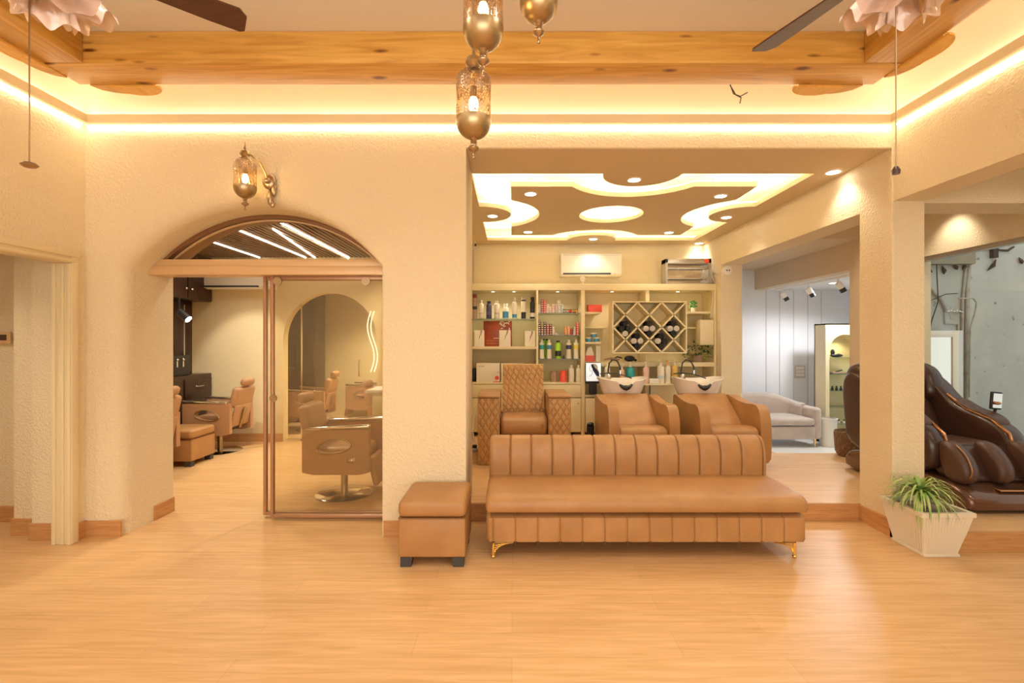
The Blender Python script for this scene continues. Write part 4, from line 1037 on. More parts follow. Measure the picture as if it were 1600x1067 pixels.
# lattice rack
c = root('towel_rack', 'cream lattice towel rack with diamond cells on the shelving', 'rack', (1.385, 6.62, 1.335))
W, H, D = 1.03, .72, .27; th = .017; hd = (W-.03)/6; hh = (H-.03)/4
s = MB(); s.box(0, W, 0, D, 0, th, r=.002); s.box(0, W, 0, D, H-th, H, r=.002); s.box(0, th, 0, D, th, H-th); s.box(W-th, W, 0, D, th, H-th); s.build('frame', 'cabinet_cream', c)
MB().box(.005, W-.005, D-.012, D-.002, .005, H-.005).build('back', 'cabinet_inner', c)
s = MB()
def slat(x0, z0, x1, z1):
    dx, dz = x1-x0, z1-z0; L = math.hypot(dx, dz); nx, nz = -dz/L*.010, dx/L*.010
    s.prism([(x0+nx, z0+nz), (x1+nx, z1+nz), (x1-nx, z1-nz), (x0-nx, z0-nz)], 'y', .004, D-.014)
def g(i, j): return (.015+i*hd, H-.015-j*hh)
for a_, b_ in (((0, 0), (4, 4)), ((2, 0), (6, 4)), ((4, 0), (6, 2)), ((0, 2), (2, 4)), ((2, 0), (0, 2)), ((4, 0), (0, 4)), ((6, 0), (2, 4)), ((6, 2), (4, 4))): slat(*g(*a_), *g(*b_))
s.build('lattice', 'cabinet_cream', c)
# towels
tw = {}
def towel(x, z, black, label):
    k = black
    if k not in tw:
        o = MB().lathe([(.0, 0), (.034, 0), (.0395, .006), (.040, .20), (.0, .20)], seg=16).xf(RX(-PI/2)).build('rolled_towel', 'towel_black' if black else 'towel_white')
        s_ = MB(); pts = [(.033*t/26*math.cos(t*.7), -.002, .033*t/26*math.sin(t*.7)) for t in range(27)]
        s_.tube(pts, .0022, 4); s_.build('spiral_edge', 'rubber' if black else 'c_greyish', o); tw[k] = o
    else:
        src = tw[k]; o = src.copy(); COL.objects.link(o); q = src.children[0].copy(); COL.objects.link(q); q.parent = o
    o.location = (1.385+x, 6.635, 1.335+z); tag(o, label, 'towel', 'rolled towels in the lattice rack')
cells = {(1, 2): ['b0', 'bL', 'bR', 'w4'], (3, 2): ['b0', 'wL', 'wR', 'b4'], (5, 2): ['b0', 'wL', 'wR', 'b4'], (2, 3): ['b0', 'wL', 'wR', 'b4'], (4, 3): ['wL', 'bR', 'b4', 'b0']}
posn = {'0': (0, .052, 'upper'), 'L': (-.044, -.016, 'left'), 'R': (.044, -.016, 'right'), '4': (0, -.086, 'bottom')}
cw = {(1, 2): 'left', (3, 2): 'centre', (5, 2): 'right', (2, 3): 'lower left', (4, 3): 'lower right'}
for (i, j), lst in cells.items():
    for q in lst:
        cx_, cz_ = g(i, j); dx, dz, wd = posn[q[1]]
        towel(cx_+dx, cz_+dz, q[0] == 'b', '%s rolled %s towel in the %s diamond of the lattice rack' % (wd, 'black' if q[0] == 'b' else 'white', cw[(i, j)]))
# pump bottles on the ledge behind the basins
tag(MB().box(1.27, 2.22, 6.60, 6.879, .895, .915, r=.002).build('ledge_shelf', 'cabinet_cream'), 'cream ledge with pump bottles behind the basins', 'shelf')
for (px, m_, cp_, h_, r_, lab) in ((949, W_, W_, .31, .040, 'slim white pump bottle near the screen'), (972, 'c_peach', W_, .27, .034, 'peach pump bottle behind the first basin'), (985, 'c_teal', W_, .30, .058, 'teal pump bottle behind the first basin'),
                                   (1009, 'c_pink', W_, .30, .045, 'pink pump bottle right of the first basin'), (1032.5, W_, W_, .33, .050, 'white pump bottle with small teal emblem'), (1043.5, W_, 'c_orange', .32, .042, 'white pump bottle with an orange pump'), (1054, 'c_amber', W_, .33, .045, 'amber pump bottle beside the second basin')):
    bottle(((px-800)/F*6.72, 6.72, .916), r_, h_, m_, cp_, .07, lab, 'curvy' if r_ < .05 else 'shoulder', (.25, .42, 'c_palecyan') if px in (1032.5,) else None, pump=True)
tag(MB().box(0, .13, 0, .08, 0, .07, r=.008).build('tissue_box', 'white_plastic', loc=(1.90, 6.62, .916)), 'small white box beside the pump bottles', 'box')
# clips on the big shelf
s = root('hair_dryer', 'dark hair dryer lying on the shelf under the lattice rack', 'hair dryer', (1.72, 7.02, 1.205))
MB().ball((0, 0, .045), .08, .045, .045).build('body', 'black', s); MB().tube([(.03, 0, .04), (.10, 0, .018)], .018).build('handle', 'black', s)
s = root('curling_tools', 'tangle of dark styling tools on the shelf under the rack', 'styling tools', (1.45, 7.0, 1.205))
MB().tube([(-.10, 0, .03), (.0, .02, .05), (.12, 0, .03)], .014).build('wand', 'c_taupe', s); MB().tube([(.0, .04, .02), (.1, .06, .07), (.16, .02, .05)], .01).build('cable', 'black', s)
# small plants
def small_plant(x, y, z, label, sc_=1, mm_='leaf_bright', n=40):
    c = root('potted_plant', label, 'plant', (x, y, z))
    MB().lathe([(0, 0), (.026, 0), (.036, .06), (.032, .06), (.03, .05), (0, .05)], seg=16).build('pot', W_, c)
    s = MB(); rn = random.Random(int(x*100))
    for k in range(n):
        a = rn.uniform(0, 2*PI); rr = rn.uniform(0, .06)*sc_; zz = .06+rn.uniform(.0, .10)*sc_
        s.ball((rr*math.cos(a), rr*math.sin(a), zz), .016*sc_, .012*sc_, .010*sc_, 6, 4)
    s.build('foliage', mm_, c)
small_plant(BX(1083), 6.99, 1.931, 'small bright green plant in white pot on the upper right shelf')
small_plant(2.55, 7.12, 1.716, 'small green plant on the short shelf beside the lattice rack', .7)
c = root('trailing_plant', 'bushy dark green trailing plant on the shelf by the basin', 'plant', (2.69, 6.97, 1.205))
MB().lathe([(0, 0), (.06, 0), (.08, .10), (.07, .10), (0, .09)], seg=18).build('pot', 'c_taupe', c)
s = MB(); rn = random.Random(11)
for k in range(170):
    a = rn.uniform(0, 2*PI); q = rn.random()**.5*.21; x, y = q*math.cos(a)*1.1-.03, q*math.sin(a)*.5-.03; z = .11+rn.uniform(-.05, .20)*(1-q*2.2)
    L = rn.uniform(.05, .09); b_ = rn.uniform(0, 2*PI)
    p0 = Vector((x, y, z)); d_ = Vector((math.cos(b_), math.sin(b_)*.6, rn.uniform(-.6, .5))).normalized()*L; sd = d_.cross(Vector((0, 0, 1))).normalized()*L*.22
    s._add([tuple(p0), tuple(p0+d_*.5+sd), tuple(p0+d_), tuple(p0+d_*.5-sd)], [(0, 1, 2, 3)])
for (dx, dz) in ((.22, .02), (.26, -.03), (.2, .06)): s.tube([(0, 0, .1), (dx*.5, -.04, .13+dz), (dx, -.06, .06+dz)], .004, 5)
s.open = True; s.build('foliage', 'leaf_dark', c)
tag(MB().box(2.69, 2.885, 6.86, 7.05, 1.45, 1.81, r=.006).build('water_heater', 'trim_cream'), 'plain cream box hanging at the right end of the shelving', 'box')
tag(MB().tube([(2.86, 6.84, 2.24), (2.865, 6.85, 2.05), (2.83, 6.84, 1.83)], .006, 6).build('cable', 'c_greyish'), 'grey cable running down to the cream box', 'cable')
# heater on top
c = root('electric_heater', 'grey electric bar heater with wire guard on top of the shelving', 'heater', (2.22, 6.93, zt+.001))
W, H = .66, .37
s = MB(); s.box(0, .03, 0, .20, 0, H); s.box(W-.045, W, 0, .20, 0, H); s.box(0, W, 0, .20, H-.065, H, r=.003); s.box(0, W, 0, .20, 0, .015); s.box(.0, W, .19, .20, 0, H); s.build('housing', 'steel', c)
MB().box(W-.10, W-.035, -.003, 0, H-.06, H-.01).build('warning_label', 'c_scarlet', c)
MB().box(.03, W-.045, .14, .15, .02, H-.07).build('reflector', 'chrome', c)
for z in (.09, .24): MB().cyl((.03, .08, z), .010, W-.08, 'x').build('heating_rod', W_, c)
s = MB()
for k in range(26): s.tube([(.035+k*.0225, .0, .02), (.035+k*.0225, -.008, .15), (.035+k*.0225, 0, H-.07)], .0016, 4)
for z in (.02, .11, .115, .30): s.tube([(.03, -.004, z), (W-.04, -.004, z)], .003, 5)
s.build('wire_guard', 'chrome', c)
tag(MB().tube([(2.86, 6.9, 2.5), (2.88, 6.88, 2.40), (2.90, 6.87, 2.335)], .005, 6).build('heater_cable', 'c_greyish'), 'thin heater cable dropping behind the shelving top', 'cable')
# small round camera on shelf top, CCTV, dome
c = root('webcam', 'small round white camera standing on the shelving top', 'camera', (1.02, 6.93, zt+.001))
MB().cyl((0, 0, 0), .025, .01).build('base', W_, c); MB().cyl((0, 0, .01), .010, .03).build('neck', W_, c); MB().cyl((0, -.015, .075), .042, .03, 'y').build('head', W_, c)
c = root('security_camera', 'white bullet security camera in the upper left alcove corner', 'camera', P(742, 374, 7.2))
MB().cyl((0, -.12, 0), .045, .13, 'y').build('housing', 'white_plastic', c); MB().cyl((0.005, -.125, 0), .028, .006, 'y').build('lens', 'black', c); MB().tube([(0, 0, 0), (0, .10, -.02), (0, .145, -.06)], .014).build('bracket', 'black', c)
tag(MB().tube([(-.585, 7.33, 2.9), (-.585, 7.33, 2.33)], .008, 6).build('camera_cable', 'c_greyish'), 'grey cable running down from the security camera', 'cable')
c = root('smoke_detector', 'round white two-hole socket device on the passage jamb', 'detector', P(1135, 422.5, 6.72))
MB().cyl((0, -.04, 0), .062, .04, 'y', 28).build('body', 'white_plastic', c)
for dx in (-.015, .018): MB().cyl((dx+.005, -.043, 0), .010, .004, 'y', 12).build('port', 'black', c)
tag(MB().tube([(-.50, 6.80, .55), (-.54, 6.78, .40), (-.55, 6.7, .25), (-.52, 6.6, .16), (-.46, 6.4, .152), (-.62, 6.1, .152)], .006, 6).build('power_cable', 'white_plastic'), 'white power cable trailing down beside the pedicure chair', 'cable')
c = root('power_strip', 'white power strip with black plugs on the floor', 'power strip', (-.53, 5.8, DK+.001))
MB().box(0, .22, 0, .07, 0, .04, r=.006, mtx=RZ(.8)).build('body', 'white_plastic', c)
for k in (0, 1): MB().box(.05+k*.07, .09+k*.07, .015, .055, .04, .08, r=.005, mtx=RZ(.8)).build('plug', 'black', c)
c = root('waste_bin', 'small black bin between pedicure and shampoo chairs', 'bin', (.98, 6.0, DK+.0)); MB().lathe([(0, 0), (.04, 0), (.05, .30), (.045, .30), (.035, .02), (0, .02)], seg=20).build('body', 'black', c)
MB().ball((0, 0, .32), .045, .04, .03).build('lid', 'black', c)
# ================================================================== WHITE ROOM
FZ = -.1
c = root('loveseat', 'grey-brown velvet loveseat with rolled back in the white room', 'sofa', (4.02, 7.25, FZ))
W = .60
def curved_back():
    rows = []
    for k in range(25):
        a = PI*(k/24); x = -W*math.cos(a)*1.0; y = .28+.48*math.sin(a)**.6
        hgt = .76-.13*abs(math.cos(a))**3
        nx, ny = math.cos(PI-a)*.10, math.sin(a)*.10
        x2, y2 = x-nx*1.0, y-ny
        row = [(x, y, .14), (x+nx*.1, y, hgt-.05), (x-nx*.2, y-ny*.1, hgt), (x2+nx*.15, y2, hgt-.01), (x2, y2-.01, hgt-.07), (x2, y2, .14)]
        rows.append(row)
    return MB().grid(rows, closed_u=True, cap0=True, cap1=True)
curved_back().build('backrest', 'velvet', c, sharp=80)
for sg in (-1, 1): MB().box(sg*W-.06, sg*W+.06, -.02, .36, .12, .60, r=.05, seg=4).build('armrest', 'velvet', c)
MB().box(-W+.05, W-.05, -.02, .62, .12, .32, r=.03, seg=3).build('base', 'velvet', c)
MB().box(-W+.06, W-.06, -.04, .60, .33, .44, r=.04, seg=4).build('seat_cushion', 'velvet', c)
for x in (-W+.02, W-.02):
    for y in (.04, .55): MB().cyl((x, y, 0), .008, .13, seg=10, r2=.02).build('leg', 'gold', c)
c = root('white_bin', 'white ribbed waste bin beside the loveseat', 'bin', (4.83, 7.35, FZ)); MB().lathe([(0, 0), (.10, 0), (.13, .42), (.12, .42), (.09, .02), (0, .02)], seg=40, flute=(20, .012)).build('body', 'white_plastic', c)
MB().lathe([(.128, .41), (.138, .415), (.138, .43), (.122, .43)], seg=28, cap=False).build('rim', 'white_plastic', c)
tag(MB().box(0, .20, 0, .012, 0, .22, r=.005).build('light_switch', 'c_greyish', loc=P(1241, 590, 8.335)), 'white three-row light switch on the white wall', 'switch')
s = bpy.data.objects['light_switch']
for k in range(3): MB().box(.03, .17, -.006, 0, .03+k*.06, .075+k*.06, r=.002).build('switch', 'ceramic', s)
c = root('display_cabinet', 'cream display cabinet with arched niche and glass shelves of bottles', 'cabinet', (4.9, 7.5, FZ))
W, H, D = .62, 1.88, .28
s = MB(); s.box(0, .06, 0, D, 0, H); s.box(W-.06, W, 0, D, 0, H); s.box(0, W, 0, D, 0, .12); s.box(0, W, D-.02, D, 0, H)
ap = [(.31-.25*math.cos(PI*k/16), H-.42+.25*math.sin(PI*k/16)) for k in range(17)]
for k in range(16): (xa, za), (xb, zb) = ap[k], ap[k+1]; s._add([(xa, 0, za), (xb, 0, zb), (xb, 0, H), (xa, 0, H), (xa, D, za), (xb, D, zb)], [(0, 1, 2, 3), (0, 4, 5, 1)])
s.box(0, W, 0, D, H-.02, H); s.build('carcass', 'cabinet_cream', c)
for k in range(5): MB().box(.06, W-.06, .02, D-.02, .30+k*.26, .308+k*.26).build('glass_shelf', 'pane_shelf', c)
spot('display_cabinet_lamp', (5.2, 7.62, FZ+H-.25), 6, (1, .85, .5), 150, .8, (5.2, 7.62, 0), .03)
def tinyb(x, z, m_, lab, h=.08, r=.018):
    return bottle((4.9+x, 7.58, FZ+z+.009), r, h, m_, 'black', h*.35, lab, neck=.5, group='bottles in the display cabinet')
pos_w = ['leftmost', 'second', 'third', 'fourth', 'fifth', 'sixth', 'last']
tp = None
for k in range(7): tinyb(.09+k*.068, .82, 'black', '%s tiny black polish bottle on the middle display shelf' % pos_w[k], .07)
for k in range(6): tinyb(.09+k*.085, .30, W_, '%s tiny white bottle on the lowest display shelf' % pos_w[k], .06)
c2 = root('shoe_ornament', 'dark ornament on the top shelf of the display cabinet', 'ornament', (5.15, 7.62, FZ+1.349)); s = MB(); s.ball((0, 0, .03), .10, .04, .03); s.ball((-.06, 0, .08), .03, .03, .05); s.build('body', 'black', c2)
c2 = root('tray', 'dark tray of brushes on the upper display shelf', 'tray', (5.17, 7.60, FZ+1.089)); MB().box(-.12, .12, -.05, .05, 0, .03, r=.006).build('body', 'c_taupe', c2); MB().tube([(-.05, 0, .03), (.06, 0, .06)], .008).build('brush', 'black', c2)
# track lights
tr = root('ceiling_track', 'white ceiling track rail along the white room', 'track', (0, 0, 0))
MB().box(4.48, 4.52, 6.1, 8.2, 2.365, 2.399).build('rail', 'white_plastic', tr)
for px, py, Y, w_ in ((1222, 463, 7.98, 'farthest'), (1263, 458, 7.29, 'middle'), (1311, 452, 6.62, 'nearest')):
    x = 4.50; l_ = root('track_spotlight', '%s white and black spotlight on the ceiling track' % w_, 'spotlight', (x, Y, 2.365), 0, 'track spotlights')
    MB().tube([(0, 0, .0), (0, 0, -.05)], .012).build('stem', 'white_plastic', l_)
    s = MB(); s.cyl((0, 0, 0), .045, .10, seg=18); s.xf(Matrix.Translation((.06, -.0, -.13)) @ Matrix.Rotation(.55, 4, 'Y') @ Matrix.Rotation(.0, 4, 'X') @ Matrix.Translation((-.0, 0, -.02))); 
    s = MB(); s.cyl((0, 0, .0), .044, .09, seg=18); s.xf(Matrix.Translation((.03, -.02, -.13)) @ Matrix.Rotation(-.6, 4, 'Y')); s.build('barrel', 'white_plastic', l_)
    s = MB(); s.cyl((0, 0, -.06), .040, .06, seg=18); s.xf(Matrix.Translation((.03, -.02, -.13)) @ Matrix.Rotation(-.6, 4, 'Y')); s.build('snout', 'black', l_)
downlight(4.95, 7.35, 2.40, 'round white downlight in the white room ceiling', r=.08, power=0, m='lamp_cool')
spot('white_room_lamp', (4.95, 7.1, 2.36), 135, (.93, .96, 1.0), 165, .5, (4.75, 6.95, 0), .10)
for yy in (7.3, 6.7): spot('white_room_track_lamp', (4.12, yy, 2.18), 4, (.93, .96, 1.0), 110, .8, (3.9, 8.3, 1.2), .04)
for p_ in ((3.65, 4.9), (3.9, 5.3)): spot('side_room_lamp', (*p_, 2.9), 26, WARM2, 130, .8, (*p_, 0), .05)
spot('side_room_lamp', (4.35, 4.95, 2.9), 16, WARM2, 90, .8, (4.62, 5.0, 2.4), .04)
for p_ in ((3.9, 2.9), (3.9, 1.5)): spot('side_room_lamp', (*p_, 2.95), 30, WARM2, 150, .8, (*p_, 0), .05)
# basket
c = root('wicker_basket', 'dark brown wicker basket on the platform behind the column', 'basket', (4.05, 5.68, DK))
MB().lathe([(0, 0), (.17, 0), (.21, .06), (.225, .28), (.215, .30), (.20, .28), (.18, .05), (0, .03)], seg=32, sx=1, sy=.7).build('body', 'wicker', c)
MB().tube([(.2*math.cos(t*PI/10), 0, .28+.0*math.sin(t*PI/10)) for t in range(11)], .01).build('handle', 'wicker', c)
# ================================================================== MASSAGE CHAIR
c = root('massage_chair', 'dark brown leather massage chair behind the column by the window', 'massage chair', (3.98, 3.76, DK))
def sweep_x(prof, x0, x1, m_, name, r=.03, par=None, n=1):
    """closed (y,z) profile with rounded x ends"""
    cy = sum(p[0] for p in prof)/len(prof); cz = sum(p[1] for p in prof)/len(prof); rows = []
    for x, k in ((x0, .0), (x0+r*.08, .35), (x0+r*.3, .7), (x0+r, 1), (x1-r, 1), (x1-r*.3, .7), (x1-r*.08, .35), (x1, .0)):
        d = r*(1-k); row = []
        for i, (y, z) in enumerate(prof):
            L = math.hypot(y-cy, z-cz) or 1; row.append((x, y-(y-cy)/L*d, z-(z-cz)/L*d))
        rows.append(row)
    return MB().grid(rows, closed_u=True, cap0=True, cap1=True).build(name, m_, par or c, sharp=55)
def smooth_open(pts, it=2):
    for _ in range(it):
        q = [pts[0]]
        for a, b_ in zip(pts, pts[1:]): q += [(a[0]*.75+b_[0]*.25, a[1]*.75+b_[1]*.25), (a[0]*.25+b_[0]*.75, a[1]*.25+b_[1]*.75)]
        pts = q+[pts[-1]]
    return pts
base = smooth_prof([(0, .0), (-.02, .09), (.02, .15), (.18, .20), (.40, .22), (.9, .24), (1.3, .24), (1.45, .12), (1.4, 0)], 2)
sweep_x(base, -.40, .42, 'brown_shell', 'base', .05)
for sg in (-1, 1):
    arm = smooth_prof([(.36, .20), (.30, .42), (.34, .56), (.50, .66), (.75, .72), (.95, .84), (1.15, 1.02), (1.32, 1.06), (1.44, .95), (1.42, .6), (1.35, .22)], 2)
    x0, x1 = (-.43, -.25) if sg < 0 else (.25, .43)
    a_ = sweep_x(arm, x0, x1, 'dark_brown', 'armrest', .06)
    xo = x0-.002 if sg < 0 else x0-.004
    pts = [((x0+x1)/2-sg*.06, y, z) for y, z in ((.315, .30), (.31, .44), (.35, .565), (.51, .668), (.75, .728), (.94, .84))]
    MB().tube(pts, .012, 8).build('copper_trim', 'copper_trim', a_)
    pad = smooth_prof([(.42, .60), (.50, .70), (.75, .755), (.92, .83), (.92, .74), (.7, .66)], 2)
    sweep_x(pad, x0+.02, x1-.02, 'brown_pad', 'arm_pad', .03, a_)
bk = smooth_prof([(.95, .35), (.98, .55), (1.10, .80), (1.20, 1.02), (1.24, 1.10), (1.34, 1.12), (1.46, 1.02), (1.45, .7), (1.38, .35)], 2)
bk_o = sweep_x(bk, -.27, .27, 'brown_pad', 'backrest', .08)
hd_ = smooth_prof([(1.02, .80), (1.05, .98), (1.16, 1.12), (1.30, 1.14), (1.42, 1.08), (1.46, .9), (1.38, .74), (1.15, .72)], 2)
for sg in (-1, 1): sweep_x(hd_, *((-.40, -.18) if sg < 0 else (.18, .40)), 'dark_brown', 'shoulder_wing', .08)
sweep_x(smooth_prof([(1.05, .88), (1.02, .96), (1.08, 1.05), (1.18, 1.08), (1.2, .95), (1.14, .86)], 2), -.17, .17, 'dark_brown', 'head_pillow', .06)
sweep_x(smooth_prof([(.50, .30), (.36, .38), (.38, .47), (.55, .48), (.95, .46), (1.0, .32)], 2), -.245, .245, 'brown_pad', 'seat', .04)
# leg rest: two channels between three padded walls
lr = sweep_x(smooth_prof([(.16, .18), (.20, .30), (.32, .47), (.44, .46), (.42, .2)], 2), -.33, .33, 'dark_brown', 'leg_rest', .04)
for (x0, x1) in ((-.36, -.22), (-.065, .065), (.22, .36)):
    sweep_x(smooth_prof([(.10, .19), (.06, .30), (.12, .43), (.26, .53), (.36, .50), (.30, .19)], 2), x0, x1, 'brown_pad', 'calf_pad', .05, lr)
    if abs(x0+x1) > .1: MB().tube([(x0+.045+.0*k, y_, z_) for k, (y_, z_) in enumerate(smooth_open([(.13, .20), (.085, .25), (.055, .32), (.11, .435), (.20, .50)]))], .006, 6).build('copper_outline', 'copper_trim', lr)
MB().box(-.12, .14, .03, .10, .165, .18, r=.006, seg=3).build('foot_plate', 'copper_trim', c)
t_ = MB().tube([(.40, .62, .66), (.42, .60, .76)], .012).build('controller_arm', 'black', c)
MB().box(.35, .45, .575, .60, .74, .90, r=.01, seg=3, mtx=RY(.08, (.4, .58, .8))).build('controller', 'black', c)
MB().box(.36, .44, .570, .576, .755, .885, mtx=RY(.08, (.4, .58, .8))).build('controller_screen', 'chrome', c)
MB().ball((.385, .555, .80), .03, .02, .015).build('controller_knob', 'copper_trim', c)
# ================================================================== OUTDOOR DETAILS
OY = 5.90
def O(px, py, y=5.88): return P(px, py, y)
def otube(pts, r, name, m_, label, cat, d=0):
    tag(MB().tube([O(a, b_, OY-r-.004-d) for a, b_ in pts], r, 8).build(name, m_), label, cat)
otube([(1519, 385), (1512, 440), (1511, 500), (1511, 600), (1511, 740)], .022, 'drain_pipe', 'pipe_paint', 'thick grey vertical drain pipe on the weathered outdoor wall', 'pipe')
otube([(1512, 390), (1504, 470), (1503, 600), (1503, 740)], .014, 'water_pipe', 'pipe_paint', 'thinner grey pipe running beside the thick drain pipe', 'pipe')
otube([(1498, 466), (1520, 465), (1526, 472), (1524, 486), (1516, 513), (1515, 620)], .009, 'bent_pipe', 'pipe_paint', 'thin pipe bending away from the drain pipe', 'pipe', .06)
otube([(1476, 488), (1477, 505), (1497, 506), (1497, 640)], .010, 'elbow_pipe', 'pipe_paint', 'square-cornered pipe below the outdoor taps', 'pipe')
otube([(1430, 425), (1447, 445), (1470, 465), (1480, 486)], .020, 'slanting_pipe', 'pipe_paint', 'pale pipe slanting down to the outdoor taps', 'pipe')
otube([(1463, 396), (1464, 430), (1466, 470), (1456, 500), (1450, 530), (1448, 560)], .006, 'black_cable', 'black', 'black cable hanging on the outdoor wall', 'cable', .07)
otube([(1430, 455), (1450, 470), (1462, 466), (1478, 459), (1496, 458)], .005, 'loop_cable', 'black', 'dark cable looping between the outdoor pipes', 'cable', .05)
otube([(1534, 387), (1560, 390), (1575, 391), (1584, 385)], .012, 'upper_pipe', 'brown_plate', 'curved brown pipe near the top of the outdoor wall', 'pipe')
c = root('outdoor_taps', 'cluster of chrome valves on the outdoor pipes', 'tap', O(1490, 486, OY-.03)); s = MB()
for k in range(5): s.ball((-.07+k*.035, 0, .01*(k % 2)), .02, .02, .014)
s.tube([(-.1, 0, 0), (.12, 0, -.01)], .008); s.build('valves', 'chrome', c); MB().tube([(-.06, 0, 0), (-.05, -.02, -.1), (.03, -.02, -.11), (.06, 0, -.02)], .004, 5).build('hose', 'pipe_paint', c)
x0, _, z1 = O(1546, 381, OY); x1, _, z0 = O(1554, 403, OY); tag(MB().box(x0, x1, OY-.05, OY, z0, z1).build('wall_bracket', 'brown_plate'), 'rectangular brown bracket plate on the outdoor wall', 'bracket')
for (a, b_, lab) in (((1556, 405), (1543, 422), 'long dark leaf-shaped stain hanging right of the pipes'), ((1592, 402), (1597, 412), 'short dark dried leaf at the far right of the wall'), ((1472, 415), (1475, 428), 'small dark dried leaf under the concrete patch'), ((1489, 412), (1496, 421), 'slanted dried leaf beside the drain pipe'), ((1507, 409), (1504, 421), 'dark dried leaf against the drain pipe'), ((1453, 418), (1450, 427), 'small curled dried leaf nearest the column')):
    pa, pb = Vector(O(*a, OY-.02)), Vector(O(*b_, OY-.02)); mid = (pa+pb)/2+Vector((.02, 0, -.01)); tag(MB().tube([pa, mid, pb], [.006, .022, .004], 6).build('dried_leaf', 'brown_plate'), lab, 'leaf', 'dried leaves on the outdoor wall')
x0, _, z1 = O(1430, 395, OY); x1, _, z0 = O(1510, 414, OY)
s = MB(); s.prism([(x0, z0), (x1, z0), (x1, z1+.05), (x0, z1+.1)], 'y', OY-.12, OY-.01); struct(s.build('trim_9', 'concrete'))
c = root('old_refrigerator', 'outdoor glass-front metal cabinet with pale frame', 'cabinet', (0, 0, 0))
x0, _, z1 = O(1420, 516, 5.75); x1, _, z0 = O(1476, 640, 5.75)
MB().box(x0, x1+.10, 5.62, 5.88, -.1, z1, r=.004).build('body', 'steel', c)
s = MB(); s.box(x1-.05, x1+.02, 5.585, 5.62, -.1, z1-.01, r=.003); s.box(x0, x1-.05, 5.585, 5.62, z1-.08, z1-.01, r=.003); s.build('door_frame', 'white_plastic', c)
MB().box(x0, x1-.05, 5.60, 5.615, -.05, z1-.08).build('glass', 'mirror', c)
# ================================================================== CEILING FANS
def fan(label, loc, a0, chain_xy, chain_z, end):
    c = root('ceiling_fan', label, 'ceiling fan', loc)          # loc at ceiling
    MB().lathe([(0, 0), (.07, 0), (.06, -.05), (.015, -.07), (0, -.07)], seg=20).build('canopy', 'antique', c)
    MB().cyl((0, 0, -.34), .012, .3).build('rod', 'antique', c)
    MB().lathe([(0, -.30), (.06, -.31), (.11, -.35), (.11, -.41), (.06, -.45), (.04, -.50), (0, -.50)], seg=28).build('motor', 'antique', c)
    for k in range(3):
        a = a0+k*2*PI/3
        pl_ = [(.18, -.045), (.55, -.068), (.66, -.070), (.695, -.035), (.70, .055), (.68, .070), (.55, .068), (.18, .045)]
        s = MB(); s.prism(pl_, 'z', -.396, -.388); s.xf(RX(-.20, (0, 0, -.39))); s.xf(Matrix.Rotation(a, 4, 'Z')); bl = s.build('blade', 'fan_wood', c)
        s = MB(); s.box(.08, .24, -.018, .018, -.402, -.396); s.xf(Matrix.Rotation(a, 4, 'Z')); s.build('blade_iron', 'antique', bl)
    for k in range(5):
        a = PI/4+k*2*PI/5+.2
        rows = []
        for i in range(9):
            t = i/8; z = -.0-.13*t; r = .020+.050*math.sin(min(1,t*1.25)*PI/2)+.012*t**5; row = []
            for q in range(40):
                b_ = 2*PI*q/40; ru = 1+.10*t**2*math.cos(5*b_); row.append((r*ru*math.cos(b_), r*ru*math.sin(b_), z+.022*t**3*math.cos(5*b_)))
            rows.append(row)
        s = MB().grid(rows, closed_u=True); s.open = True
        s.xf(Matrix.Rotation(a, 4, 'Z') @ Matrix.Translation((.085, 0, -.49)) @ Matrix.Rotation(-.55, 4, 'Y')); s.build('glass_shade', 'shade_glass', c)
    cx_, cy_ = chain_xy
    ch_ = MB().tube([(cx_*.5, cy_*.5, -.49), (cx_, cy_, -.53), (cx_, cy_, chain_z)], .0028, 5).build('pull_chain', 'antique', c)
    if end == 'disc': MB().lathe([(0, 0), (.020, .004), (.028, .012), (.020, .02), (0, .024)], (cx_, cy_, chain_z-.022), 18).build('pull_end', 'antique', ch_)
    else: MB().lathe([(0, 0), (.014, 0), (.016, .015), (.008, .03), (0, .032)], (cx_, cy_, chain_z-.03), 12).build('pull_end', 'dark_brown', ch_)
fan('dark-bladed ceiling fan with pink flower glass shades near the left beam', (-1.84, 1.90, 3.44), math.radians(38), (-.02, -.05), 2.19-3.44, 'disc')
fan('dark-bladed ceiling fan with flower glass shades near the right beam', (1.56, 1.90, 3.44), math.radians(110), (0, .05), 2.21-3.44, 'knob')
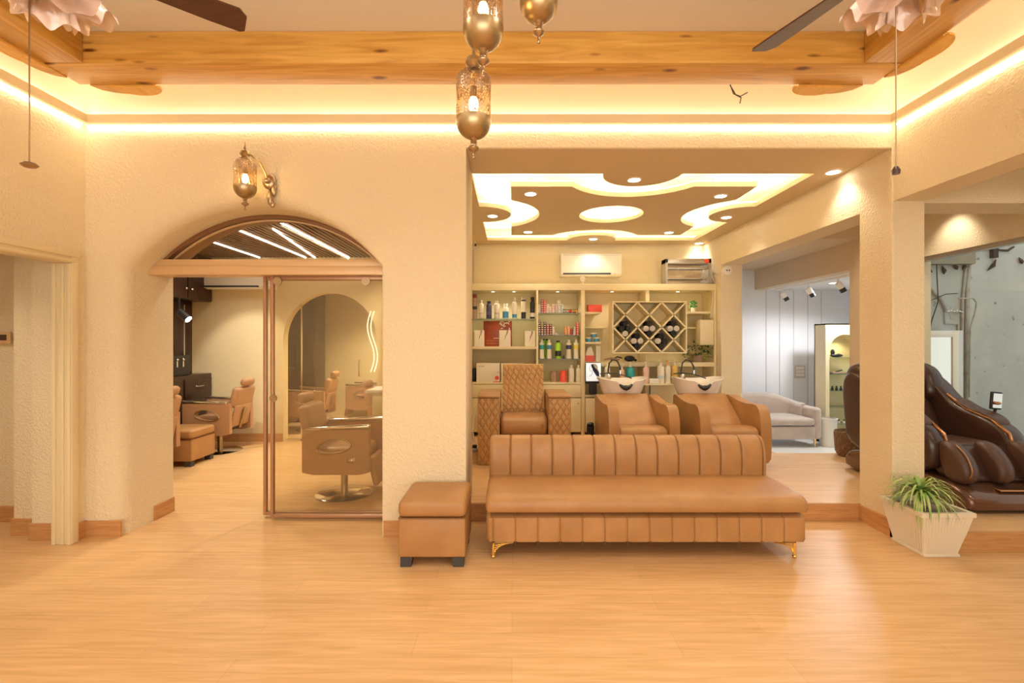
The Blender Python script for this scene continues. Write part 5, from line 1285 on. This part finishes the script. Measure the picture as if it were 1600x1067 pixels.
# ================================================================== LANTERNS
def lantern_parts(c, r, h, z0):
    """bottom finial tip at z0; r glass radius; h glass height"""
    s = r/.07
    MB().lathe([(0, 0), (.005*s, .002*s), (.007*s, .008*s), (.004*s, .014*s), (.004*s, .024*s), (.009*s, .030*s), (.021*s, .038*s), (.023*s, .044*s), (.019*s, .049*s), (.011*s, .052*s), (.010*s, .060*s), (.013*s, .062*s), (.010*s, .066*s), (.014*s, .070*s), (.011*s, .074*s), (.018*s, .082*s), (.0, .086*s)], (0, 0, z0), 20).build('bottom_finial', 'antique', c)
    zb = z0+.08*s; n = 8
    MB().lathe([(.014*s, 0)]+[(r*1.03*math.sin(t*PI/2/n), .075*s*(1-math.cos(t*PI/2/n))) for t in range(1, n+1)]+[(r*1.03, .083*s)], (0, 0, zb), 32, cap=False).build('bowl', 'brass', c)
    zg = zb+.080*s
    MB().lathe([(r*.97, 0), (r*.97, h)], (0, 0, zg), 64, flute=(16, .025), cap=False).build('glass', 'lantern_glass', c)
    def lace(za, zb2, up, nm):
        rows = [[], [], []]; N = 64
        for k in range(N):
            a = 2*PI*k/N; t = abs(math.sin(a*4)); q = (zb2-za)*(.45+.55*t); e0 = za if up else zb2-q; e1 = za+q if up else zb2
            for i, zz in enumerate((e0, (e0+e1)/2, e1)): rows[i].append((r*1.02*math.cos(a), r*1.02*math.sin(a), zz))
        g_ = MB().grid(rows, closed_u=True); g_.open = True; g_.build(nm, 'filigree', c)
    lace(zg, zg+h*.36, True, 'lower_filigree'); lace(zg+h*.62, zg+h, False, 'upper_filigree')
    MB().lathe([(r*1.02, 0), (r*.98, .02*s), (r*.6, .05*s), (r*.35, .06*s)], (0, 0, zg+h), 32, cap=False).build('dome', 'filigree', c)
    MB().lathe([(r*.35, 0), (r*.30, .01*s), (r*.48, .025*s), (r*.40, .045*s), (r*.15, .055*s), (.006, .075*s)], (0, 0, zg+h+.055*s), 20, cap=False).build('neck', 'brass', c)
    b_ = MB(); b_.ball((0, 0, zg+h*.40), r*.28, r*.28, h*.25, 14, 10); b_.build('bulb', 'bulb_glow', c)
    MB().cyl((0, 0, zg+h*.6), r*.18, h*.30).build('bulb_holder', 'brass', c)
    return zg+h+.12*s
for (x, y, zt_, r, lab) in ((-.152, 1.90, 2.222, .068, 'lowest brass and glass pendant lantern of the cluster'), (-.102, 1.70, 2.45, .070, 'middle-height pendant lantern, largest in view of the cluster'), (.100, 1.80, 2.616, .069, 'highest pendant lantern of the cluster, mostly out of frame')):
    c = root('pendant_lantern', lab, 'lamp', (x, y, 0), 0, 'Moroccan style pendant lanterns'); top = lantern_parts(c, r, .145, zt_)
    MB().cyl((0, 0, top-.02), .005, 3.42-top).build('chain', 'antique', c)
    MB().lathe([(0, 0), (.06, 0), (.05, -.03), (0, -.04)], (0, 0, 3.44), 18).build('ceiling_rose', 'antique', c)
c = root('wall_lantern', 'antique brass glass wall lantern above the arch', 'lamp', (-1.946, 3.50, 0)); top = lantern_parts(c, .075, .15, 2.457)
MB().tube([(0, 0, top-.02), (0, 0, 2.86)], [.010, .006]).build('hanger', 'antique', c)
MB().lathe([(.003, .0), (.012, .03), (.006, .05), (.012, .07), (.005, .09), (.0015, .13)], (0, 0, 2.83), 12).build('spike', 'antique', c)
MB().tube([(0, 0, 2.86), (.03, .03, 2.87), (.07, .08, 2.83), (.09, .12, 2.76), (.09, .15, 2.70)], .007, 8).build('scroll_arm', 'antique', c)
s = MB(); s.ball((.09, .165, 2.72), .05, .022, .06); s.ball((.095, .17, 2.60), .022, .015, .06); s.ball((.115, .168, 2.55), .02, .014, .03); s.ball((.125, .17, 2.66), .02, .014, .05); s.ball((.09, .15, 2.72), .025, .03, .025); s.build('wall_plate', 'antique', c)
# loose wire in the ceiling, key plate in the lobby
tag(MB().tube([P(1141, 132, 3.55), P(1146, 146, 3.5), P(1157, 150, 3.48), P(1168, 144, 3.48)], .004, 5).build('loose_wire', 'rubber'), 'short loose black wire dangling from the ceiling by the rear beam', 'wire')
tag(MB().tube([P(1141, 133, 3.55), P(1150, 148, 3.5), P(1158, 152, 3.49), P(1156, 161, 3.48)], .004, 5).build('loose_wire', 'rubber'), 'second loose wire end hanging straight down by the rear beam', 'wire')
c = root('switch_plate', 'copper-framed dark switch plate on the lobby wall', 'switch', P(6, 527, 3.985)); MB().box(-.08, .065, -.012, 0, -.05, .05, r=.004).build('frame', 'copper_frame', c); MB().box(-.06, .035, -.016, -.010, -.022, .025).build('button', 'dark_brown', c)
for k, (x, y, w_) in enumerate(((-1.5, 1.5, 'near the pendant lanterns, over the arch side'), (1.1, 1.5, 'near the pendant lanterns, over the sofa side'), (-1.5, .2, 'mid hall, over the arch side'), (1.1, .2, 'mid hall, over the sofa side'), (-1.5, -.9, 'by the front wall, over the arch side'), (1.1, -.9, 'by the front wall, over the sofa side'))):
    downlight(x, y, 3.44, 'added unseen hall ceiling downlight '+w_, power=48, c=(1.0, 0.93, 0.80), ang=150)  # fittings added above the frame for more light from overhead
for k in range(2): downlight((-4.2, -3.8)[k], (3.0, 2.2)[k], 2.5, ('unseen lobby downlight near the doorway', 'unseen lobby downlight farther from the doorway')[k]+' left of the hall', power=34)  # unseen lobby fittings, there to light the recessed walls
